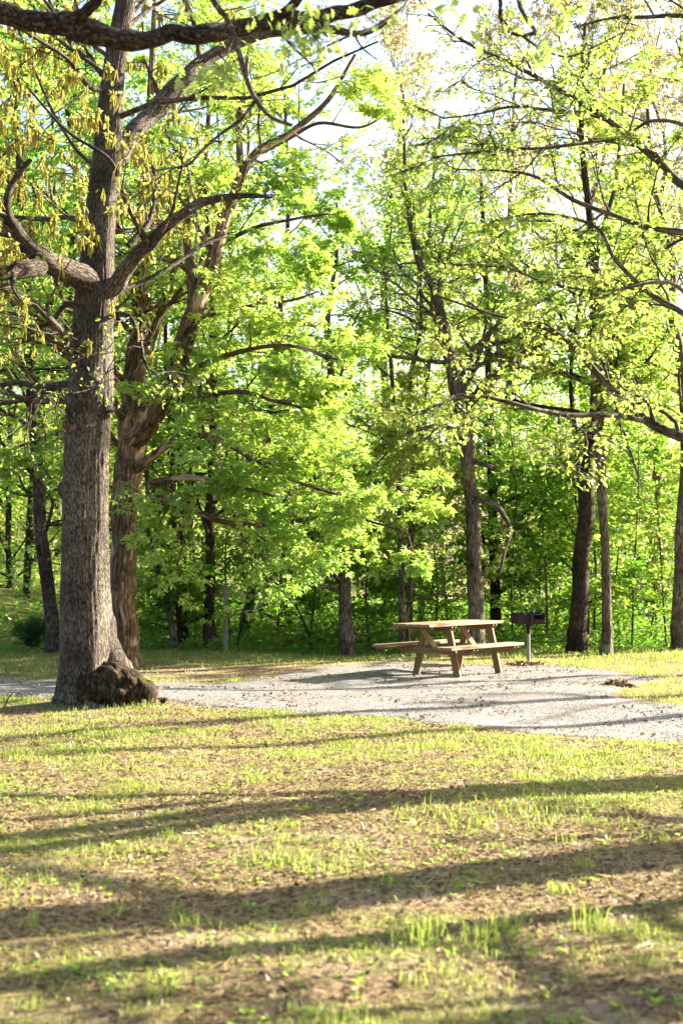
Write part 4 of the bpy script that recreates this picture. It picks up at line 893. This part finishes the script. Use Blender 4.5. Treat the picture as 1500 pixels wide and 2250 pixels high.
def lawn():
    rng = np.random.default_rng(700)
    A_ = Acc(); G = Acc()
    for (n, y0, y1, pw, hh, ww) in ((160000, 4.3, 10, .8, .023, .0042), (150000, 9.5, 17, .8, .027, .0060), (75000, 16.5, 27.5, 1, .042, .010)):
        x, y = frustum_pts(n, y0, y1, rng, pw)
        g = greenness(x, y); keep = (rng.random(n) < np.clip((g - .05) * 1.1, .20, 1)) & (gravel_sd(x, y) < -.02 + .1 * rng.random(n) ** 4)
        x, y, g = x[keep], y[keep], g[keep]; n = len(x)
        cl = fbm(x * 3.1 + 9, y * 3.1, 3); h = hh * rng.uniform(.4, 1.5, n) * (.7 + .5 * g) * (1 + 1.0 * sstep(.6, .8, cl))
        gg = rng.random(n) < sstep(.35, .85, g + .6 * (cl - .5)) * .65
        blades(A_, x[~gg], y[~gg], h[~gg], np.full((~gg).sum(), ww), rng, lean=.9)
        blades(G, x[gg], y[gg], h[gg] * 1.15, np.full(gg.sum(), ww), rng, lean=.7)
    tag(A_.build('dry_grass', GRASS), 'short straw and yellow green grass over the lawn', 'grass', kind='stuff')
    # tall bright tufts
    T = []
    for (px, py, r, k, h) in ((920, 2075, .07, 60, .15), (1110, 2060, .07, 45, .15), (1080, 2090, .05, 25, .12), (1290, 2050, .04, 30, .16), (1400, 2060, .05, 30, .1), (850, 1930, .07, 40, .1), (430, 2030, .06, 40, .09), (950, 1640, .22, 130, .11), (1190, 1660, .25, 150, .11),
                              (1180, 1780, .25, 220, .10), (1010, 1800, .2, 130, .1), (1440, 1840, .08, 40, .08), (590, 1880, .1, 60, .09), (360, 2180, .03, 20, .09), (515, 2120, .03, 18, .08), (1230, 1950, .05, 26, .09), (1280, 1900, .04, 20, .08),
                              (700, 1900, .12, 70, .09), (60, 1940, .2, 120, .07), (250, 1860, .2, 100, .07), (1050, 2120, .06, 25, .07), (1300, 2130, .08, 40, .07), (860, 2060, .05, 25, .08), (1190, 2210, .03, 16, .08), (370, 1568, .2, 120, .08), (160, 1560, .12, 70, .08), (250, 1558, .15, 90, .09), (330, 1556, .08, 50, .1), (120, 1600, .5, 200, .08), (700, 1960, .05, 20, .07)):
        D = F * EYE / (py - 1232.0); cx = (px - 750) / F * D
        x = cx + rng.normal(0, r, k); y = D + rng.normal(0, r, k); blades(G, x, y, h * rng.uniform(.5, 1.1, k), np.full(k, .006), rng, lean=.55)
    for _ in range(420):
        x, y = frustum_pts(1, 4.5, 15, rng, .9); g = greenness(x, y)[0]
        if rng.random() > g + .25 or gravel_sd(x, y)[0] > -.1: continue
        k = int(rng.integers(8, 26)); r = rng.uniform(.015, .05)
        blades(G, x + rng.normal(0, r, k), y + rng.normal(0, r, k), rng.uniform(.05, .11) * rng.uniform(.6, 1.1, k), np.full(k, .005), rng, lean=.6)
    # a few blades in the gravel
    for (px, py, k) in ((1020, 1522, 60), (1150, 1528, 60), (1250, 1533, 40), (1350, 1520, 90)):
        D = F * EYE / (py - 1232.0); cx = (px - 750) / F * D
        blades(G, cx + rng.normal(0, .22, k), D + rng.normal(0, .1, k), rng.uniform(.02, .05, k), np.full(k, .008), rng)
    tag(G.build('green_grass', GRASS_GREEN), 'fresh green grass and tufts growing through the dry lawn', 'grass', kind='stuff')
    # leaf litter
    n = 80000; x, y = frustum_pts(n, 4.3, 16, rng, .75); g = greenness(x, y); k = (rng.random(n) < np.clip(1.05 - g * 1.1, .12, 1)) & (gravel_sd(x, y) < .05)
    x, y = x[k], y[k]; n = len(x); Lt = Acc()
    p = np.stack([x, y, ground(x, y) + rng.uniform(.002, .016, n)], 1); ax = nrm(np.concatenate([rng.normal(size=(n, 2)), rng.normal(size=(n, 1)) * .25], 1)); no = nrm(np.concatenate([rng.normal(size=(n, 2)) * .35, np.ones((n, 1))], 1))
    leaves(Lt, p, ax, no, rng.uniform(.012, .045, n), rng.random(n)); 
    tag(Lt.build('leaf_litter', L_DEAD), 'brown fallen leaf litter scattered over the lawn', 'leaf litter', kind='stuff')
    n = 12000; x, y = frustum_pts(n, 12, 23, rng, 1); k = (gravel_sd(x, y) > 0) & (fbm(x * 1.3 + 8, y * 2.2, 4) > .52); x, y = x[k], y[k]; n = len(x)
    p = np.stack([x, y, gz(x, y) + .012], 1); ax = nrm(rng.normal(size=(n, 3)) * [1, 1, .3]); no = nrm(np.array([0, 0, 1.]) + rng.normal(size=(n, 3)) * .5)
    leaves(Lt2 := Acc(), p, ax, no, rng.uniform(.02, .06, n), rng.random(n)); tag(Lt2.build('leaf_litter', L_DEAD), 'brown leaf scraps and twigs strewn over the gravel', 'leaf litter', kind='stuff')
    n = 22000; x, y = frustum_pts(n, 4.3, 13, rng, .8); k = gravel_sd(x, y) < -.05; x, y = x[k], y[k]; n = len(x)
    p = np.stack([x, y, ground(x, y) + rng.uniform(.004, .014, n)], 1); ax = nrm(rng.normal(size=(n, 3)) * [1, 1, .12]); no = nrm(np.array([0, 0, 1.]) + rng.normal(size=(n, 3)) * .3)
    stw = (np.array([(-.03, 0, 0), (.03, 0, 0), (.02, 1, .05), (-.02, 1, .05)], float), np.array([[0, 1, 2, 3]])); Sw = Acc(); leaves(Sw, p, ax, no, rng.uniform(.04, .13, n), rng.uniform(.3, 1, n), stw)
    tag(Sw.build('dead_straw', GRASS), 'dead straw and fine twigs lying flat in the near lawn', 'straw', kind='stuff')
    # broad low weeds
    n = 5000; x, y = frustum_pts(n, 4.5, 14, rng, .9); g = greenness(x, y); k = (fbm(x * 2.5, y * 2.5 + 30, 3) > .52) & (gravel_sd(x, y) < -.1); x, y = x[k], y[k]
    m = 5; X = np.repeat(x, m); Y = np.repeat(y, m); n = len(X); a = rng.uniform(0, 6.28, n); p = np.stack([X, Y, ground(X, Y) + .006], 1)
    ax = nrm(np.stack([np.cos(a), np.sin(a), rng.uniform(.15, .9, n)], 1)); no = nrm(np.array([0, 0, 1.]) + rng.normal(size=(n, 3)) * .2); Wd = Acc(); leaves(Wd, p, ax, no, rng.uniform(.015, .04, n), rng.random(n))
    tag(Wd.build('low_weeds', L_MAPLE), 'small broad leaved weeds low in the lawn', 'weeds', kind='stuff')
    # undergrowth on the forest floor
    n = 60000; y = rng.uniform(25.6, 40, n); x = rng.uniform(-1, 1, n) * (.26 * y + 2); k = rng.random(n) < np.where(x < -4, .35, 1); x, y = x[k], y[k]; n = len(x)
    hgt = rng.random(n) ** 1.6 * (.15 + .5 * fbm(x * .8, y * .8, 3)) * sstep(25, 27, y); p = np.stack([x, y, ground(x, y) + hgt], 1)
    ax = nrm(np.concatenate([rng.normal(size=(n, 2)), rng.normal(size=(n, 1)) * .4], 1)); no = nrm(np.array([0, 0, 1.]) + rng.normal(size=(n, 3)) * .5); U = Acc(); leaves(U, p, ax, no, rng.uniform(.05, .12, n), rng.random(n))
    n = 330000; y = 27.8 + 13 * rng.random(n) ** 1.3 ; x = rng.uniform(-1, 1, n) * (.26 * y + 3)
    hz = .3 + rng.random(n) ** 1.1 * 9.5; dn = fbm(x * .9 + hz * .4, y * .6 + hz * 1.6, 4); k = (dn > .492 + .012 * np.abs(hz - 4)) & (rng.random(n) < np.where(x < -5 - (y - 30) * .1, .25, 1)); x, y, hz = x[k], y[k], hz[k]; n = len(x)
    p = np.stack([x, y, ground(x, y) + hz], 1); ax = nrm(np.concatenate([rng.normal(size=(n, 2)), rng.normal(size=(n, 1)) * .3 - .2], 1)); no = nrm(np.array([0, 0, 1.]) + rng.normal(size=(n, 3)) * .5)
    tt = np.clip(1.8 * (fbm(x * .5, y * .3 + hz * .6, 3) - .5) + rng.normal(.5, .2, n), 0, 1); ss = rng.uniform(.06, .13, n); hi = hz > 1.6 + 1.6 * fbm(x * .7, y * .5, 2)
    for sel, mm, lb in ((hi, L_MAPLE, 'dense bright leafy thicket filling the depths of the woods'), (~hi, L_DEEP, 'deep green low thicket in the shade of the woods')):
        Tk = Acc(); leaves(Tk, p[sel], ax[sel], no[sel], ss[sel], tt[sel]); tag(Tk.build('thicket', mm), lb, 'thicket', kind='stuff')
    tag(U.build('undergrowth', L_DEEP), 'low green undergrowth covering the forest floor', 'undergrowth', kind='stuff')
    # loose stones
    n = 26000; x, y = frustum_pts(n, 12.3, 22.8, rng, .9, 1.0); k = gravel_sd(x, y) > -.1 * rng.random(n) ** 2; x, y = x[k], y[k]; n = len(x)
    c = np.stack([x, y, gz(x, y)], 1); s_ = rng.uniform(.006, .022, n)
    tv = np.array([(1, 0, -.2), (.2, 1, -.2), (-.9, .5, -.2), (-.6, -.8, -.2), (.5, -.8, -.2), (.1, .1, .38)], float); an = rng.uniform(0, 6.28, n)
    V = tv[None] * (1 + rng.normal(0, .18, (n, 6, 1))); ca, sa = np.cos(an)[:, None], np.sin(an)[:, None]
    V = np.stack([V[..., 0] * ca - V[..., 1] * sa, V[..., 0] * sa + V[..., 1] * ca, V[..., 2]], -1) * s_[:, None, None] + c[:, None]
    tf = np.array([(0, 1, 5), (1, 2, 5), (2, 3, 5), (3, 4, 5), (4, 0, 5)]); Fc = (tf[None] + (np.arange(n) * 6)[:, None, None]).reshape(-1, 3); St = Acc(); St.add(V, Fc)
    tag(St.build('loose_gravel', STONE), 'loose pale limestone chips on the path and table pad', 'gravel', kind='stuff')
lawn()

# ivy / seedlings round the burl, moss tuft
def heap(px, py, w_, h_, lab, seed, cat='debris'):
    D = F * EYE / (py - 1232.0); x = (px - 750) / F * D; g = float(ground(x, D)); rng = np.random.default_rng(seed)
    rt = thing('mulch_heap', (x, D, g), lab, cat); nu, nv = 40, 12
    U, T = np.meshgrid(np.linspace(0, 2 * np.pi, nu, endpoint=False), np.linspace(0, 1, nv))
    r = T * w_ / 2 * (1 + .25 * np.sin(3 * U + seed) + .1 * np.sin(7 * U)); X = x + r * np.cos(U); Y = D + r * np.sin(U) * .6
    Z = ground(X, Y) + h_ * (1 - T ** 1.6) * (.7 + .6 * fbm(X * 12, Y * 12, 3)) - .01
    idx = np.arange(nu * nv).reshape(nv, nu); q = np.stack([idx[:-1], idx[1:], np.roll(idx[1:], -1, 1), np.roll(idx[:-1], -1, 1)], -1).reshape(-1, 4)
    a = Acc(); a.add(np.stack([X, Y, Z], -1), q); a.build('mound', HAY, rt, True)
    n = 260; t = rng.random(n) ** .6; u = rng.uniform(0, 6.28, n); X = x + t * w_ * .55 * np.cos(u); Y = D + t * w_ * .33 * np.sin(u); p = np.stack([X, Y, ground(X, Y) + h_ * (1 - t ** 1.6) + .008], 1)
    b = Acc(); leaves(b, p, nrm(rng.normal(size=(n, 3)) * [1, 1, .4]), nrm(np.array([0, 0, 1.]) + rng.normal(size=(n, 3)) * .6), rng.uniform(.03, .09, n), rng.random(n)); tag(b.build('loose_leaves', L_DEAD, rt), kind='stuff')
heap(1150, 1459, .62, .05, 'low mound of dark soil and leaves round the grill post', 3)
heap(1358, 1512, .42, .07, 'small clump of brown debris at the right end of the gravel pad', 4)

# ================================================================== PICNIC TABLE
def beam_mesh(L, W, H, m, chamf=0.0, bev=.004, seed=0):
    """board along x, W across y, H tall; chamf cuts the lower corners of both ends"""
    x = L / 2; c = chamf
    prof = [(-x, H / 2), (x, H / 2), (x, H / 2 - (H * .35 if c else H)), (x - c, -H / 2), (-x + c, -H / 2), (-x, H / 2 - (H * .35 if c else H))] if c else [(-x, H / 2), (x, H / 2), (x, -H / 2), (-x, -H / 2)]
    import bmesh
    bm = bmesh.new(); f = [bm.verts.new((a, -W / 2, b)) for a, b in prof]; g = [bm.verts.new((a, W / 2, b)) for a, b in prof]; n = len(prof)
    bm.faces.new(f); bm.faces.new(g[::-1])
    for i in range(n): bm.faces.new((f[i], g[i], g[(i + 1) % n], f[(i + 1) % n]))
    bmesh.ops.recalc_face_normals(bm, faces=bm.faces)
    bmesh.ops.bevel(bm, geom=list(bm.edges), offset=bev, segments=2, affect='EDGES', profile=.6)
    me = bpy.data.meshes.new('board'); bm.to_mesh(me); bm.free(); me.materials.append(m); return me
def put(name, me, parent, loc, rot=(0, 0, 0), label=None):
    o = bpy.data.objects.new(name, me); COL.objects.link(o); o.parent = parent; o.location = loc; o.rotation_euler = rot
    if label: o['label'] = label
    return o
def member(name, p0, p1, W, H, m, parent, roll=0, chamf=0, label=None):
    p0 = Vector(p0); p1 = Vector(p1); d = p1 - p0; me = beam_mesh(d.length, W, H, m, chamf)
    o = put(name, me, parent, (p0 + p1) / 2, (0, 0, 0), label); q = d.to_track_quat('X', 'Z'); o.rotation_euler = q.to_euler(); return o
def picnic_table():
    D = 20.75; x = (985 - 750) / F * D; a = math.radians(50)
    rt = thing('picnic_table', (x, D, float(ground(x, D)) + .012), 'reddish brown wooden picnic table with attached benches standing on the gravel pad', 'picnic table', rz=a)
    L = 1.82; bw = .132
    me = beam_mesh(L, bw - .008, .038, WOODTOP)
    for i in range(5): put('tabletop_board', me, rt, (random.uniform(-.006, .006), (i - 2) * bw, .747 + random.uniform(-.0015, .0015)))
    me2 = beam_mesh(L, bw - .006, .038, WOODTOP)
    for s in (-1, 1):
        for j in (0, 1): put('seat_board', me2, rt, (random.uniform(-.006, .006), s * (.505 + j * bw), .437 + random.uniform(-.001, .001)))
    cl = beam_mesh(.62, .038, .085, WOOD, .06); cb = beam_mesh(1.36, .038, .105, WOOD, .11); fx = (-.30, .74)
    for f in fx:
        for s in (-1, 1):
            put('top_cleat', cl, rt, (f + s * .040, 0, .685), (0, 0, math.pi / 2)); put('bench_beam', cb, rt, (f + s * .040, 0, .370), (0, 0, math.pi / 2))
        for s in (-1, 1):
            ln = member('leg', (f, s * .37, 0.0), (f, s * .20, .722), .040, .105, WOOD, rt)
    put('edge_cleat', beam_mesh(.58, .038, .038, WOOD), rt, (-.80, 0, .709), (0, 0, math.pi / 2))
    put('bench_cleat', beam_mesh(.26, .038, .038, WOOD), rt, (-.80, .57, .399), (0, 0, math.pi / 2)); put('bench_cleat', beam_mesh(.26, .038, .038, WOOD), rt, (-.80, -.57, .399), (0, 0, math.pi / 2))
    member('brace', (-.235, .0, .33), (-.70, 0, .72), .038, .085, WOOD, rt); member('brace', (.68, .0, .36), (.28, 0, .72), .038, .085, WOOD, rt)
    ba = Acc(); tubes(ba, np.array([[(0, 0, 0), (0, 0, .008), (0, 0, .010)]]), np.array([[.012, .012, .001]]), 8); bm_ = ba.mesh('bolt', GALV, True)
    for f in fx:
        for s in (-1, 1):
            for (yy, zz) in ((s * .285, .37), (s * .215, .69)): put('bolt', bm_, rt, (f - .0605, yy, zz), (0, -math.pi / 2, 0))
    put('tape_marker', beam_mesh(.05, .02, .07, REDTAG), rt, (.76, -.20, .60), (0, 0, 0), 'small red marker fixed near the far leg')
picnic_table()

# ================================================================== CHARCOAL GRILL
def plate(parent, name, m, lx, ly, lz, loc, rot=(0, 0, 0), bev=.002):
    return put(name, beam_mesh(lx, ly, lz, m, 0, bev), parent, loc, rot)
def tube_part(parent, name, m, pts, r, sides=12):
    a = Acc(); P = np.array(pts, float)[None]; tubes(a, P, np.full((1, len(pts)), r), sides)
    o = a.build(name, m, None, True); o.parent = parent; return o
def grill():
    D = 22.9; x = (1159 - 750) / F * D; g = float(ground(x, D))
    rt = thing('charcoal_grill', (x, D, g), 'rusty park charcoal grill on a grey pipe post right of the picnic table', 'grill', rz=math.radians(8))
    tube_part(rt, 'post', GALV, [(0, 0, -.1), (0, 0, .3), (0, 0, .53)], .029)
    tube_part(rt, 'collar', RUST, [(0, 0, .50), (0, 0, .60), (0, 0, .72)], .040)
    w_, d_, h_ = .45, .34, .18; z0 = .66
    box = plate(rt, 'firebox_floor', RUST, w_, d_, .008, (0, 0, z0))
    plate(rt, 'firebox_back', SOOT, w_, .008, h_, (0, d_ / 2, z0 + h_ / 2))
    for s in (-1, 1): plate(rt, 'firebox_side', RUST, .008, d_, h_, (s * w_ / 2, 0, z0 + h_ / 2))
    plate(rt, 'firebox_front', RUST, w_, .008, h_ * .42, (0, -d_ / 2, z0 + h_ * .21))
    plate(rt, 'front_panel', RUST, w_ * .46, .008, h_ * .55, (-w_ * .27, -d_ / 2 + .002, z0 + h_ * .70))
    plate(rt, 'bracket', SOOT, .05, .05, .24, (0, -d_ / 2 - .03, z0 + .10))
    gt = plate(rt, 'grate', SOOT, w_ - .02, .012, .012, (0, -d_ / 2 + .02, z0 + .15))
    for i in range(11):
        o = put('grate_bar', beam_mesh(.010, d_ - .02, .010, SOOT, 0, .002), gt, (-.22 + i * .044, d_ / 2 - .02, 0))
    for s in (-1, 1):
        tube_part(rt, 'handle', GALV, [(s * .12, -d_ / 2 + .01, z0 + .15), (s * .12, -d_ / 2 - .10, z0 + .16), (s * .12, -d_ / 2 - .13, z0 + .19)], .008, 8)
        tube_part(rt, 'slot_light_rod', GALV, [(.08 + (s + 1) * .07, d_ / 2 - .008, z0 + .12), (.09 + (s + 1) * .07, d_ / 2 - .010, z0 + .17)], .009, 8)  # solid pale rods imitating light that shows through holes in the back
grill()

# ================================================================== GREY WOODEN POST
def post():
    D = 25.2; x = (496.5 - 750) / F * D; g = float(ground(x, D)); rng = np.random.default_rng(5)
    rt = thing('wooden_post', (x, D, g), 'weathered grey wooden post at the lawn edge, right of the dark trunk', 'post')
    a = Acc(); ln = np.array([(x, D, g - .1, .045), (x, D, g + .4, .044), (x + .003, D, g + .8, .042), (x, D, g + 1.21, .040)]); limb(a, ln, 4, 14, .02, rng); a.build('shaft', POSTWOOD, rt, True)
    b = Acc(); tubes(b, np.array([[(x, D, g + 1.20), (x, D, g + 1.225), (x, D, g + 1.235)]]), np.array([[.046, .046, .012]]), 14); b.build('cap', POSTWOOD, rt, True)
post()
